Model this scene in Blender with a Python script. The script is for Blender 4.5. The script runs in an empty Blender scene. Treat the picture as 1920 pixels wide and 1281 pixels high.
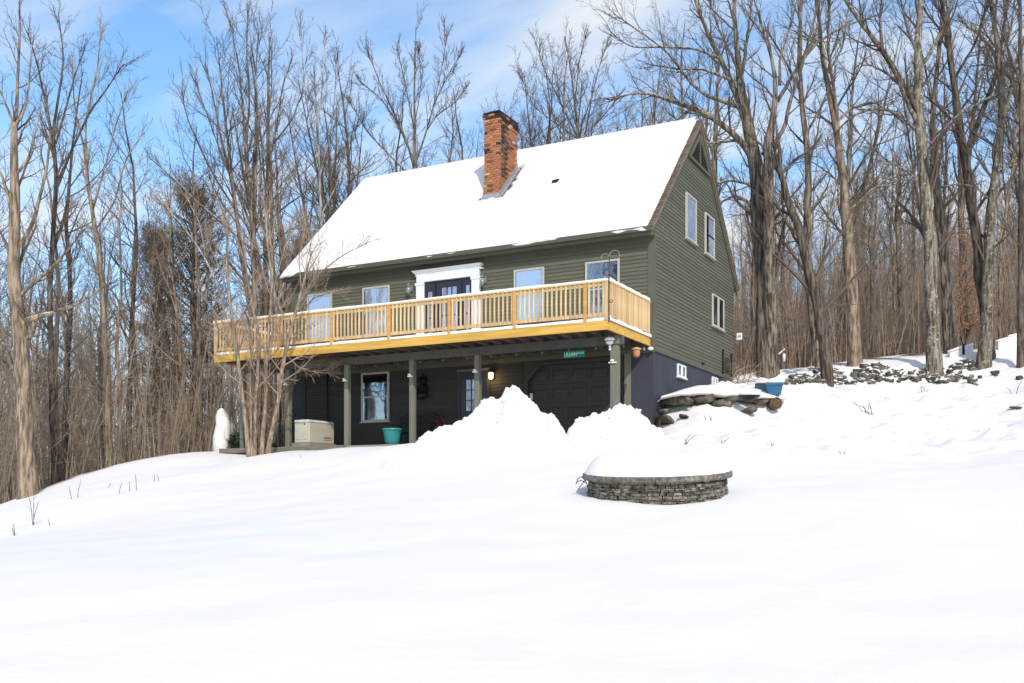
import bpy, math, random
import numpy as np
from mathutils import Vector, Matrix

sc = bpy.context.scene
rng = np.random.default_rng(7)
random.seed(7)

# ------------------------------------------------------------------ camera
TH = math.radians(27.7)
CAM = np.array([8.8, -24.8, 0.0])            # z = 0 is eye height
VD = np.array([-math.sin(TH), math.cos(TH), 0.0])
RD = np.array([math.cos(TH), math.sin(TH), 0.0])
FPX = 1845.0
cam = bpy.data.cameras.new('camera')
camo = bpy.data.objects.new('camera', cam)
sc.collection.objects.link(camo)
camo.location = CAM
camo.rotation_euler = (math.radians(90), 0, TH)
cam.sensor_width = 36
cam.lens = 36 * FPX / 1920
cam.shift_y = (930 - 640.5) / 1920
cam.clip_end = 5000
sc.camera = camo

# ------------------------------------------------------------------ sun and sky
SUN_EL = math.radians(37)
SUN_AZ = math.radians(180 - 40)              # clockwise from +Y
SUN_DIR = Vector((math.sin(SUN_AZ) * math.cos(SUN_EL), math.cos(SUN_AZ) * math.cos(SUN_EL), math.sin(SUN_EL)))
sun = bpy.data.lights.new('sun', 'SUN')
sun.energy = 2.9
sun.angle = math.radians(0.6)
sun.color = (1.0, 0.92, 0.81)
suno = bpy.data.objects.new('sun', sun)
sc.collection.objects.link(suno)
suno.rotation_euler = SUN_DIR.to_track_quat('Z', 'Y').to_euler()
suno.location = (10, -30, 30)

world = bpy.data.worlds.new('World')
sc.world = world
world.use_nodes = True
wn, wl = world.node_tree.nodes, world.node_tree.links
wn.clear()
wo = wn.new('ShaderNodeOutputWorld')
bg = wn.new('ShaderNodeBackground')
bg.inputs['Strength'].default_value = 0.15
sky = wn.new('ShaderNodeTexSky')
sky.sky_type = 'NISHITA'
sky.sun_disc = False
sky.sun_elevation = SUN_EL
sky.sun_rotation = SUN_AZ
sky.altitude = 200
sky.air_density = 1.0
sky.dust_density = 0.6
sky.ozone_density = 1.6
tc = wn.new('ShaderNodeTexCoord')
# wispy cloud sheets: direction projected on a high plane, stretched along one wind direction
sep = wn.new('ShaderNodeSeparateXYZ')
wl.new(tc.outputs['Generated'], sep.inputs[0])
mx = wn.new('ShaderNodeMath'); mx.operation = 'ADD'; mx.inputs[1].default_value = 0.22
wl.new(sep.outputs['Z'], mx.inputs[0])
dv = wn.new('ShaderNodeVectorMath'); dv.operation = 'DIVIDE'
cmb = wn.new('ShaderNodeCombineXYZ')
wl.new(mx.outputs[0], cmb.inputs[0]); wl.new(mx.outputs[0], cmb.inputs[1]); cmb.inputs[2].default_value = 1.0
wl.new(tc.outputs['Generated'], dv.inputs[0]); wl.new(cmb.outputs[0], dv.inputs[1])
mp = wn.new('ShaderNodeMapping')
mp.inputs['Rotation'].default_value = (0, 0, math.radians(-20))
mp.inputs['Location'].default_value = (3.1, 1.4, 0)
mp.inputs['Scale'].default_value = (1.0, 2.6, 0.0)
wl.new(dv.outputs[0], mp.inputs[0])
nz = wn.new('ShaderNodeTexNoise')
nz.inputs['Scale'].default_value = 1.5; nz.inputs['Detail'].default_value = 9
nz.inputs['Roughness'].default_value = 0.52; nz.inputs['Distortion'].default_value = 0.35
wl.new(mp.outputs[0], nz.inputs['Vector'])
cr = wn.new('ShaderNodeValToRGB')
cr.color_ramp.elements[0].position = 0.40; cr.color_ramp.elements[0].color = (0, 0, 0, 1)
cr.color_ramp.elements[1].position = 0.68; cr.color_ramp.elements[1].color = (0.9, 0.9, 0.9, 1)
wl.new(nz.outputs['Fac'], cr.inputs[0])
mixw = wn.new('ShaderNodeMixRGB')
wl.new(cr.outputs[0], mixw.inputs['Fac'])
skym = wn.new('ShaderNodeMixRGB'); skym.blend_type = 'MULTIPLY'; skym.inputs['Fac'].default_value = 1.0
skym.inputs['Color2'].default_value = (1.1, 1.38, 1.5, 1)
wl.new(sky.outputs[0], skym.inputs['Color1'])
wl.new(skym.outputs[0], mixw.inputs['Color1'])
mixw.inputs['Color2'].default_value = (5.4, 5.6, 5.8, 1)
wl.new(mixw.outputs[0], bg.inputs['Color'])
wl.new(bg.outputs[0], wo.inputs['Surface'])

sc.view_settings.view_transform = 'Standard'
sc.view_settings.look = 'None'
sc.view_settings.gamma = 1
sc.view_settings.exposure = 0.13
sc.view_settings.use_curve_mapping = False
sc.render.engine = 'CYCLES'
try:
    sc.cycles.max_bounces = 6
    sc.cycles.transparent_max_bounces = 8
    sc.cycles.use_adaptive_sampling = True
except Exception:
    pass

# ------------------------------------------------------------------ measuring helpers (image point + distance -> place in the world)
def W(u, d, z):
    return CAM + u * RD + d * VD + np.array([0, 0, z])
def P(px, py, d):
    return W((px - 960) / FPX * d, d, (930 - py) / FPX * d)
def onY(px, py, Y):
    R = VD + RD * (px - 960) / FPX + np.array([0, 0, (930 - py) / FPX])
    return CAM + (Y - CAM[1]) / R[1] * R
def to_ud(x, y):
    q = np.stack([np.asarray(x) - CAM[0], np.asarray(y) - CAM[1]], -1)
    return q @ RD[:2], q @ VD[:2]

# ------------------------------------------------------------------ materials
MATS = {}
def new_mat(name):
    m = bpy.data.materials.new(name); m.use_nodes = True
    nt = m.node_tree; b = nt.nodes['Principled BSDF']
    b.inputs['Specular IOR Level'].default_value = 0.3
    return m, nt, b
def mat(name, col, rough=0.8, var=0.12, scale=6.0, stretch=(1, 1, 1), obj_var=0.0, bump=0.0, col2=None, thr=(0.45, 0.6), metallic=0.0, bscale=None, spec=0.3):
    """noise-mottled surface; obj_var varies the tone from piece to piece"""
    if name in MATS: return MATS[name]
    m, nt, b = new_mat(name)
    N, L = nt.nodes, nt.links
    t = N.new('ShaderNodeTexCoord'); mpn = N.new('ShaderNodeMapping'); mpn.inputs['Scale'].default_value = stretch
    L.new(t.outputs['Object'], mpn.inputs[0])
    n = N.new('ShaderNodeTexNoise'); n.inputs['Scale'].default_value = scale; n.inputs['Detail'].default_value = 6
    L.new(mpn.outputs[0], n.inputs['Vector'])
    r = N.new('ShaderNodeValToRGB')
    c = np.array(col)
    if col2 is None:
        r.color_ramp.elements[0].color = (*(c * (1 - var)), 1); r.color_ramp.elements[1].color = (*np.minimum(c * (1 + var), 1), 1)
        r.color_ramp.elements[0].position = 0.3; r.color_ramp.elements[1].position = 0.7
    else:
        r.color_ramp.elements[0].color = (*c, 1); r.color_ramp.elements[1].color = (*col2, 1)
        r.color_ramp.elements[0].position, r.color_ramp.elements[1].position = thr
    L.new(n.outputs['Fac'], r.inputs[0])
    out = r.outputs[0]
    if obj_var:
        oi = N.new('ShaderNodeObjectInfo'); mr = N.new('ShaderNodeMapRange')
        mr.inputs[3].default_value = 1 - obj_var; mr.inputs[4].default_value = 1 + obj_var
        L.new(oi.outputs['Random'], mr.inputs[0])
        hs = N.new('ShaderNodeHueSaturation'); L.new(mr.outputs[0], hs.inputs['Value']); L.new(out, hs.inputs['Color'])
        mr2 = N.new('ShaderNodeMapRange'); mr2.inputs[3].default_value = 0.5 - obj_var * .06; mr2.inputs[4].default_value = 0.5 + obj_var * .06
        ml = N.new('ShaderNodeMath'); ml.operation = 'MULTIPLY'; ml.inputs[1].default_value = 7.31
        fr = N.new('ShaderNodeMath'); fr.operation = 'FRACT'
        L.new(oi.outputs['Random'], ml.inputs[0]); L.new(ml.outputs[0], fr.inputs[0]); L.new(fr.outputs[0], mr2.inputs[0]); L.new(mr2.outputs[0], hs.inputs['Hue'])
        out = hs.outputs[0]
    L.new(out, b.inputs['Base Color'])
    b.inputs['Roughness'].default_value = rough; b.inputs['Metallic'].default_value = metallic
    b.inputs['Specular IOR Level'].default_value = spec
    if bump:
        bn = N.new('ShaderNodeTexNoise'); bn.inputs['Scale'].default_value = bscale or scale * 4; bn.inputs['Detail'].default_value = 5
        L.new(mpn.outputs[0], bn.inputs['Vector'])
        bp = N.new('ShaderNodeBump'); bp.inputs['Strength'].default_value = bump; bp.inputs['Distance'].default_value = 0.02
        L.new(bn.outputs['Fac'], bp.inputs['Height']); L.new(bp.outputs[0], b.inputs['Normal'])
    MATS[name] = m
    return m

def snow_mat(name='snow'):
    if name in MATS: return MATS[name]
    m, nt, b = new_mat(name); N, L = nt.nodes, nt.links
    g = N.new('ShaderNodeNewGeometry')
    n = N.new('ShaderNodeTexNoise'); n.inputs['Scale'].default_value = 0.8; n.inputs['Detail'].default_value = 4
    L.new(g.outputs['Position'], n.inputs['Vector'])
    r = N.new('ShaderNodeValToRGB')
    r.color_ramp.elements[0].color = (.79, .745, .722, 1); r.color_ramp.elements[1].color = (.84, .793, .768, 1)
    L.new(n.outputs['Fac'], r.inputs[0]); L.new(r.outputs[0], b.inputs['Base Color'])
    b.inputs['Roughness'].default_value = 0.9
    b.inputs['Specular IOR Level'].default_value = 0.15
    n2 = N.new('ShaderNodeTexNoise'); n2.inputs['Scale'].default_value = 9; n2.inputs['Detail'].default_value = 6
    L.new(g.outputs['Position'], n2.inputs['Vector'])
    bp = N.new('ShaderNodeBump'); bp.inputs['Strength'].default_value = 0.25; bp.inputs['Distance'].default_value = 0.03
    L.new(n2.outputs['Fac'], bp.inputs['Height']); L.new(bp.outputs[0], b.inputs['Normal'])
    MATS[name] = m
    return m

def snowy(name, base):
    """a copy of a stone material with snow lying on whatever faces up"""
    if name in MATS: return MATS[name]
    m = base.copy(); m.name = name; nt = m.node_tree; N, L = nt.nodes, nt.links; b = N['Principled BSDF']
    src = b.inputs['Base Color'].links[0].from_socket
    g = N.new('ShaderNodeNewGeometry'); sp = N.new('ShaderNodeSeparateXYZ'); L.new(g.outputs['True Normal'], sp.inputs[0])
    n4 = N.new('ShaderNodeTexNoise'); n4.inputs['Scale'].default_value = 4; L.new(g.outputs['Position'], n4.inputs['Vector'])
    ad = N.new('ShaderNodeMath'); ad.operation = 'ADD'; L.new(sp.outputs['Z'], ad.inputs[0]); L.new(n4.outputs['Fac'], ad.inputs[1])
    r4 = N.new('ShaderNodeMapRange'); r4.inputs[1].default_value = 1.02; r4.inputs[2].default_value = 1.08; L.new(ad.outputs[0], r4.inputs[0])
    m4 = N.new('ShaderNodeMixRGB'); m4.inputs['Color2'].default_value = (.80, .77, .75, 1)
    L.new(r4.outputs[0], m4.inputs['Fac']); L.new(src, m4.inputs['Color1']); L.new(m4.outputs[0], b.inputs['Base Color'])
    MATS[name] = m
    return m
def bark_mat(name, dark, light, snow=0.0, lichen=None, scale=5.0, obj_var=0.12):
    """rough vertical bark; snow lies on the top of leaning limbs"""
    if name in MATS: return MATS[name]
    m, nt, b = new_mat(name); N, L = nt.nodes, nt.links
    t = N.new('ShaderNodeTexCoord'); mpn = N.new('ShaderNodeMapping'); mpn.inputs['Scale'].default_value = (2.2, 2.2, 0.35)
    L.new(t.outputs['Object'], mpn.inputs[0])
    n = N.new('ShaderNodeTexNoise'); n.inputs['Scale'].default_value = scale; n.inputs['Detail'].default_value = 8; n.inputs['Roughness'].default_value = .65
    L.new(mpn.outputs[0], n.inputs['Vector'])
    r = N.new('ShaderNodeValToRGB')
    r.color_ramp.elements[0].color = (*dark, 1); r.color_ramp.elements[1].color = (*light, 1)
    r.color_ramp.elements[0].position = .42; r.color_ramp.elements[1].position = .60
    L.new(n.outputs['Fac'], r.inputs[0]); out = r.outputs[0]
    g = N.new('ShaderNodeNewGeometry')
    if lichen:
        n3 = N.new('ShaderNodeTexNoise'); n3.inputs['Scale'].default_value = 8.5; n3.inputs['Detail'].default_value = 5
        L.new(g.outputs['Position'], n3.inputs['Vector'])
        r3 = N.new('ShaderNodeValToRGB'); r3.color_ramp.elements[0].position = .58; r3.color_ramp.elements[1].position = .66
        L.new(n3.outputs['Fac'], r3.inputs[0])
        mm = N.new('ShaderNodeMixRGB'); mm.inputs['Color2'].default_value = (*lichen, 1)
        L.new(r3.outputs[0], mm.inputs['Fac']); L.new(out, mm.inputs['Color1']); out = mm.outputs[0]
    oi = N.new('ShaderNodeObjectInfo'); mr = N.new('ShaderNodeMapRange')
    mr.inputs[3].default_value = 1 - obj_var; mr.inputs[4].default_value = 1 + obj_var
    L.new(oi.outputs['Random'], mr.inputs[0])
    hs = N.new('ShaderNodeHueSaturation'); L.new(mr.outputs[0], hs.inputs['Value']); L.new(out, hs.inputs['Color']); out = hs.outputs[0]
    if snow:
        sp = N.new('ShaderNodeSeparateXYZ'); L.new(g.outputs['Normal'], sp.inputs[0])
        n4 = N.new('ShaderNodeTexNoise'); n4.inputs['Scale'].default_value = .55; n4.inputs['Detail'].default_value = 3
        L.new(g.outputs['Position'], n4.inputs['Vector'])
        ad = N.new('ShaderNodeMath'); ad.operation = 'ADD'; L.new(sp.outputs['Z'], ad.inputs[0]); L.new(n4.outputs['Fac'], ad.inputs[1])
        r4 = N.new('ShaderNodeMapRange'); r4.inputs[1].default_value = 1.42 - snow; r4.inputs[2].default_value = 1.5 - snow
        L.new(ad.outputs[0], r4.inputs[0])
        m4 = N.new('ShaderNodeMixRGB'); m4.inputs['Color2'].default_value = (.82, .83, .85, 1)
        L.new(r4.outputs[0], m4.inputs['Fac']); L.new(out, m4.inputs['Color1']); out = m4.outputs[0]
    L.new(out, b.inputs['Base Color']); b.inputs['Roughness'].default_value = .9; b.inputs['Specular IOR Level'].default_value = .15
    bp = N.new('ShaderNodeBump'); bp.inputs['Strength'].default_value = .8; bp.inputs['Distance'].default_value = .03
    L.new(n.outputs['Fac'], bp.inputs['Height']); L.new(bp.outputs[0], b.inputs['Normal'])
    MATS[name] = m
    return m

def glass_mat(name, tint=(.88, .92, .96), refl=0.26):
    if name in MATS: return MATS[name]
    m, nt, b = new_mat(name); N, L = nt.nodes, nt.links
    out = N['Material Output']
    tr = N.new('ShaderNodeBsdfTransparent'); tr.inputs[0].default_value = (*tint, 1)
    gl = N.new('ShaderNodeBsdfGlossy'); gl.inputs['Roughness'].default_value = .03; gl.inputs['Color'].default_value = (.9, .93, 1, 1)
    n2 = N.new('ShaderNodeTexNoise'); n2.inputs['Scale'].default_value = 1.4
    t = N.new('ShaderNodeTexCoord'); L.new(t.outputs['Object'], n2.inputs['Vector'])
    bp = N.new('ShaderNodeBump'); bp.inputs['Strength'].default_value = .15; bp.inputs['Distance'].default_value = .05
    L.new(n2.outputs['Fac'], bp.inputs['Height']); L.new(bp.outputs[0], gl.inputs['Normal'])
    mix = N.new('ShaderNodeMixShader'); mix.inputs[0].default_value = refl
    L.new(tr.outputs[0], mix.inputs[1]); L.new(gl.outputs[0], mix.inputs[2]); L.new(mix.outputs[0], out.inputs[0])
    N.remove(b); MATS[name] = m
    return m

SNOW = snow_mat()
M_SIDING = mat('green siding paint', (.112, .109, .076), .75, .10, 3, (1, 1, 8), obj_var=.10, bump=.15)
M_TRIM = mat('green trim paint', (.102, .100, .071), .7, .08, 4)
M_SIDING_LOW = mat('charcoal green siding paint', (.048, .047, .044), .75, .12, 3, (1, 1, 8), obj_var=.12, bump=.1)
M_POST = mat('faded green post paint', (.175, .17, .13), .75, .15, 5, (3, 3, .4), obj_var=.05)
M_NAVY = mat('navy foundation coating', (.046, .048, .064), .7, .22, 1.1, (1, 1, .4), bump=.1)
M_DOORNAVY = mat('dark purple navy door paint', (.022, .020, .034), .4, .1, 4, spec=.5)
M_GARAGE = mat('charcoal garage door paint', (.046, .044, .042), .55, .12, 2.5)
M_WHITE = mat('white trim paint', (.78, .78, .76), .5, .04, 4)
M_FRAME = mat('cream window frame', (.46, .43, .38), .55, .06, 6)
M_WOOD = mat('fresh yellow lumber', (.56, .30, .095), .7, .16, 5, (.25, 3, 3), obj_var=.08, bump=.1)
M_BAL = mat('pale treated lumber', (.63, .44, .23), .7, .2, 6, (4, 4, .5), obj_var=.2, bump=.1)
M_RIM = mat('yellow rim board', (.62, .355, .075), .7, .22, 3, (.3, 3, 5), obj_var=.05, bump=.1)
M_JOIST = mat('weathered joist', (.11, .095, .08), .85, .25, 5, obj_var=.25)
M_BEAM = mat('grey green beam paint', (.088, .09, .080), .75, .12, 3)
M_SHINGLE = mat('brown shingle', (.16, .115, .085), .9, .25, 12, obj_var=.22, bump=.4)
M_DARK = mat('black iron', (.012, .012, .013), .5, .1, 8)
M_BRICK = mat('orange brick', (.36, .145, .065), .9, .3, 14, obj_var=.20, bump=.5)
M_BRICKP = mat('pale brick', (.50, .33, .21), .9, .15, 14, obj_var=.12, bump=.5)
M_BRICKD = mat('soot stained brick', (.045, .030, .024), .9, .4, 14, obj_var=.4, bump=.5)
M_BRICKS = mat('smoke darkened brick', (.15, .07, .04), .9, .35, 14, obj_var=.3, bump=.5)
M_MORTAR = mat('mortar', (.20, .15, .12), .95, .15, 10)
M_FLASH = mat('galvanised flashing', (.42, .44, .46), .45, .1, 5, metallic=.5)
M_STONE = mat('grey fieldstone', (.045, .04, .032), .9, .0, 7, col2=(.18, .155, .12), thr=(.35, .68), obj_var=.32, bump=.8)
M_STONEP = mat('stacked ledge stone', (.065, .056, .045), .9, .0, 16, col2=(.31, .275, .22), thr=(.35, .7), obj_var=.45, bump=.8)
M_CAP = mat('cap stone', (.10, .087, .073), .9, .0, 16, col2=(.29, .25, .21), thr=(.35, .7), obj_var=.16, bump=.8)
M_TEAL = mat('turquoise glaze', (.035, .25, .25), .35, .12, 4, spec=.5)
M_BLUE = mat('blue glaze', (.016, .10, .19), .3, .15, 5, spec=.5)
M_BLUED = mat('dark blue glaze', (.015, .05, .09), .35, .15, 5, spec=.5)
M_BEIGE = mat('beige enamel', (.50, .46, .37), .5, .05, 3)
M_BEIGE2 = mat('light beige louvre', (.60, .58, .52), .5, .05, 3)
M_CURTAIN = mat('white curtain', (.74, .75, .79), .9, .06, 3, (6, 6, .3))
M_CURTAIND = mat('dim curtain', (.20, .24, .30), .9, .25, 2, (3, 3, .6))
M_BLACKIN = mat('dark room', (.015, .016, .02), .9, .1, 2)
M_TERRA = mat('terracotta', (.48, .20, .09), .7, .12, 8)
M_SIGN = mat('sign green', (.0, .17, .12), .45, .08, 4)
M_SIGNTXT = mat('sign lettering white', (.75, .85, .80), .5, .02, 4)
M_CONC = mat('old concrete', (.26, .24, .22), .9, .18, 3, bump=.3)
M_TIMBER = mat('grey timber edging', (.17, .15, .12), .9, .2, 6, (.4, 3, 3))
M_PLASTIC = mat('dark flower tray', (.02, .02, .022), .5, .1, 5)
M_GLASS = glass_mat('window glass')
M_GLASSW = glass_mat('frosted door glass', (.8, .82, .9), .2)
M_BRASS = mat('lantern metal', (.35, .36, .34), .35, .15, 8, metallic=.6)
m, nt, b = new_mat('lit bulb'); b.inputs['Base Color'].default_value = (1, .7, .3, 1)
b.inputs['Emission Color'].default_value = (1, .62, .22, 1); b.inputs['Emission Strength'].default_value = 5
M_LIT = m

# ------------------------------------------------------------------ mesh building
ROOTS = {}
def link(o): sc.collection.objects.link(o)
def tag(o, label=None, cat=None, group=None, kind=None):
    if label: o['label'] = label
    if cat: o['category'] = cat
    if group: o['group'] = group
    if kind: o['kind'] = kind
    return o
def thing(name, label, cat, loc, group=None):
    o = bpy.data.objects.new(name, None); link(o); o.location = tuple(float(c) for c in loc)
    o.empty_display_size = .2
    ROOTS[o.name] = np.array(loc, float)
    return tag(o, label, cat, group)
def origin_of(o):
    p = np.zeros(3)
    while o is not None:
        p = p + np.array(o.location); o = o.parent
    return p

def np_mesh(name, V, Q, mat_, smooth=False, tris=False):
    me = bpy.data.meshes.new(name)
    V = np.asarray(V, np.float32); Q = np.asarray(Q, np.int32)
    k = Q.shape[1]
    me.vertices.add(len(V)); me.vertices.foreach_set('co', V.ravel())
    me.loops.add(Q.size); me.loops.foreach_set('vertex_index', Q.ravel())
    me.polygons.add(len(Q)); me.polygons.foreach_set('loop_start', np.arange(0, Q.size, k, dtype=np.int32))
    me.polygons.foreach_set('loop_total', np.full(len(Q), k, np.int32))
    if smooth: me.polygons.foreach_set('use_smooth', np.ones(len(Q), bool))
    me.update(calc_edges=True)
    if mat_: me.materials.append(mat_)
    return me
def np_obj(name, V, Q, mat_, parent=None, smooth=False):
    """vertices in world coordinates"""
    V = np.asarray(V, float)
    if parent is not None: V = V - origin_of(parent)
    o = bpy.data.objects.new(name, np_mesh(name, V, Q, mat_, smooth)); link(o)
    if parent is not None: o.parent = parent
    return o

class MB:
    def __init__(s): s.v = []; s.f = []
    def add(s, vs, fs):
        n = len(s.v); s.v += [tuple(map(float, p)) for p in vs]; s.f += [tuple(i + n for i in f) for f in fs]; return s
    def box(s, x0, y0, z0, x1, y1, z1, jit=0):
        vs = [(x0, y0, z0), (x1, y0, z0), (x1, y1, z0), (x0, y1, z0), (x0, y0, z1), (x1, y0, z1), (x1, y1, z1), (x0, y1, z1)]
        if jit: vs = [tuple(c + random.uniform(-jit, jit) for c in p) for p in vs]
        return s.add(vs, [(0, 3, 2, 1), (4, 5, 6, 7), (0, 1, 5, 4), (1, 2, 6, 5), (2, 3, 7, 6), (3, 0, 4, 7)])
    def prism(s, poly, vec):
        n = len(poly); vec = np.array(vec, float)
        vs = [np.array(p, float) for p in poly] + [np.array(p, float) + vec for p in poly]
        fs = [tuple(range(n)), tuple(range(2 * n - 1, n - 1, -1))] + [(i, (i + 1) % n, (i + 1) % n + n, i + n) for i in range(n)]
        return s.add(vs, fs)
    def lathe(s, prof, c, n=20, squash=1.0, cap=True):
        c = np.array(c, float); base = len(s.v); vs = []
        for r_, z_ in prof:
            for k in range(n):
                a = 2 * math.pi * k / n
                vs.append(c + np.array([r_ * math.cos(a), r_ * math.sin(a) * squash, z_]))
        fs = []
        for i in range(len(prof) - 1):
            for k in range(n):
                fs.append((i * n + k, i * n + (k + 1) % n, (i + 1) * n + (k + 1) % n, (i + 1) * n + k))
        if cap:
            fs.append(tuple(range(n - 1, -1, -1))); fs.append(tuple((len(prof) - 1) * n + k for k in range(n)))
        return s.add(vs, fs)
    def tube(s, pts, r, n=6):
        pts = [np.array(p, float) for p in pts]
        rs = r if hasattr(r, '__len__') else [r] * len(pts)
        V, Q = tubes(np.array([pts]), np.array([rs]), n)
        s.add(V, [tuple(q) for q in Q])
        m_ = len(pts)
        o = len(s.v) - m_ * n
        s.f.append(tuple(o + k for k in range(n - 1, -1, -1))); s.f.append(tuple(o + (m_ - 1) * n + k for k in range(n)))
        return s
    def build(s, name, mat_, parent=None, smooth=False, bevel=0):
        off = origin_of(parent) if parent is not None else np.zeros(3)
        me = bpy.data.meshes.new(name)
        me.from_pydata([tuple(np.array(p) - off) for p in s.v], [], s.f)
        me.update()
        if smooth:
            for p in me.polygons: p.use_smooth = True
        me.materials.append(mat_)
        o = bpy.data.objects.new(name, me); link(o)
        if parent is not None: o.parent = parent
        if bevel:
            bv = o.modifiers.new('b', 'BEVEL'); bv.width = bevel; bv.segments = 1; bv.limit_method = 'ANGLE'
        return o
def bx(name, mat_, parent, x0, y0, z0, x1, y1, z1, bevel=0):
    return MB().box(x0, y0, z0, x1, y1, z1).build(name, mat_, parent, bevel=bevel)
def inst(me, name, parent, wloc, rot=(0, 0, 0), scale=(1, 1, 1)):
    o = bpy.data.objects.new(name, me); link(o)
    off = origin_of(parent) if parent is not None else np.zeros(3)
    o.location = tuple(float(c) for c in (np.array(wloc) - off)); o.rotation_euler = rot; o.scale = scale
    if parent is not None: o.parent = parent
    return o
def box_mesh(name, mat_, sx, sy, sz, jit=0):
    mb = MB().box(-sx / 2, -sy / 2, -sz / 2, sx / 2, sy / 2, sz / 2, jit)
    me = bpy.data.meshes.new(name); me.from_pydata(mb.v, [], mb.f); me.update(); me.materials.append(mat_)
    return me

def tubes(Pp, R, sides):
    """Pp (N,n,3) polylines, R (N,n) radii -> verts, quads"""
    Pp = np.asarray(Pp, float); R = np.asarray(R, float)
    N, n, _ = Pp.shape
    T = np.gradient(Pp, axis=1); T /= np.linalg.norm(T, axis=2, keepdims=True) + 1e-9
    ch = Pp[:, -1] - Pp[:, 0]; ch /= np.linalg.norm(ch, axis=1, keepdims=True) + 1e-9
    ref = np.where(np.abs(ch[:, 2:3]) > .8, np.array([[1., 0.13, 0]]), np.array([[0.1, 0.05, 1.]]))
    ref = ref[:, None, :]
    A = ref - (ref * T).sum(2, keepdims=True) * T; A /= np.linalg.norm(A, axis=2, keepdims=True) + 1e-9
    B = np.cross(T, A)
    an = np.arange(sides) * 2 * math.pi / sides
    V = Pp[:, :, None, :] + R[:, :, None, None] * (np.cos(an)[None, None, :, None] * A[:, :, None, :] + np.sin(an)[None, None, :, None] * B[:, :, None, :])
    idx = np.arange(N * n * sides).reshape(N, n, sides)
    a = idx[:, :-1, :]; b_ = np.roll(a, -1, axis=2); c = idx[:, 1:, :]; d = np.roll(c, -1, axis=2)
    Q = np.stack([a, b_, d, c], -1).reshape(-1, 4)
    return V.reshape(-1, 3), Q
def join_vq(parts):
    Vs, Qs, o = [], [], 0
    for V, Q in parts:
        Vs.append(V); Qs.append(Q + o); o += len(V)
    return np.concatenate(Vs), np.concatenate(Qs)

def noise2(x, y, seed=0, f=1.0):
    """cheap smooth pseudo-noise, about -1..1"""
    r_ = np.random.default_rng(seed)
    out = np.zeros_like(np.asarray(x, float)); tot = 0
    for k in range(9):
        a = r_.uniform(0, 2 * math.pi); fr = f * 1.0 * (1.45 ** k) * r_.uniform(.8, 1.2); ph = r_.uniform(0, 6.28)
        am = 1 / (1.3 ** k)
        out = out + am * np.sin((x * math.cos(a) + y * math.sin(a)) * fr + ph + 1.3 * np.sin((x * math.sin(a) - y * math.cos(a)) * fr * .7 + ph * 2))
        tot += am
    return out / tot * 1.6

# ------------------------------------------------------------------ the ground
A_ = []
def an_px(px, py, d): A_.append(((px - 960) / FPX * d, d, (930 - py) / FPX * d))
for u in (-9, -3, 3, 9):
    for d in (0, 4, 9): A_.append((u, d, -1.72 + .108 * d - (.01 * max(0, -u - 4) * d * .3)))
for t in [(0, 952, 24), (75, 927, 26), (150, 891, 28), (260, 863, 29.5), (380, 845, 30.5), (430, 847, 30.4),
          (0, 1010, 18), (150, 960, 20), (300, 900, 24), (400, 872, 27),
          (440, 852, 29.3), (540, 846, 28), (650, 838, 26.5), (775, 829, 25), (900, 835, 23), (1060, 832, 22.3), (1240, 812, 24.6),
          (1000, 872, 20), (1150, 852, 21), (700, 880, 22), (500, 890, 24), (1180, 945, 14.2), (1300, 945, 14.2), (1230, 868, 18.5),
          (1400, 884, 18), (1500, 930, 14.5), (1900, 950, 13), (1500, 850, 20), (1800, 862, 20), (1900, 822, 23),
          (1500, 792, 25.5), (1700, 782, 27), (1900, 772, 27), (1500, 742, 30), (1700, 727, 33), (1900, 735, 31),
          (1245, 800, 25.3), (1350, 782, 25.6), (1450, 774, 26.6), (1550, 765, 27.5), (1260, 744, 27.2), (1350, 730, 28), (1450, 735, 28.6), (1385, 714, 33),
          (1480, 714, 33.3), (1650, 714, 33.8), (1830, 708, 34.3), (1500, 693, 35), (1700, 678, 36), (1850, 664, 36), (1930, 650, 36)]:
    an_px(*t)
for px, d, z in [(0, 34, -1.6), (150, 36, -1.0), (380, 38, 0.2), (-300, 26, -1.8), (-300, 40, -2.6), (0, 50, -1.5), (300, 50, -.4), (200, 70, 0), (200, 100, 2), (200, 150, 4), (-500, 100, 0),
                 (500, 45, 2.2), (600, 60, 3.2), (900, 48, 4.2), (900, 70, 6), (900, 110, 10), (900, 160, 13),
                 (1400, 42, 5.0), (1900, 42, 6.4), (1500, 60, 8), (1900, 60, 9.5), (1600, 90, 12.5), (2300, 90, 14), (1600, 140, 18.5), (2300, 45, 7.5), (2300, 30, 5.0), (2300, 18, 1.2)]:
    A_.append(((px - 960) / FPX * d, d, z))
for u, d, z in [(-400, 0, -12), (400, 0, 3), (-400, 400, 0), (400, 400, 45), (0, 400, 26), (0, -300, -14), (0, -30, -4.5), (-40, 0, -4.5), (40, 0, -.5)]:
    A_.append((u, d, z))
for X, Y, z in [(-12, -1, 1.2), (-8, -.5, 1.2), (-4, -1, 1.25), (-1.5, -1, 1.25), (-6, 4, 1.3), (.1, -.1, 1.72), (.2, 2.0, 2.75), (.2, 5, 3.3), (.3, 8, 3.8), (-12.7, 4, 1.6), (-13.5, -1, 1.4), (-3, -3.4, 1.3), (-12.6, 9, 2.4)]:
    u, d = to_ud(X, Y); A_.append((float(u), float(d), z))
A_ = np.array(A_)
def _rbf(u, d, pts):
    r2 = (u[:, None] - pts[None, :, 0]) ** 2 + (d[:, None] - pts[None, :, 1]) ** 2
    return r2 ** .7
_n = len(A_)
_K = _rbf(A_[:, 0], A_[:, 1], A_) - np.eye(_n) * .06
_M = np.zeros((_n + 3, _n + 3)); _M[:_n, :_n] = _K
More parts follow.
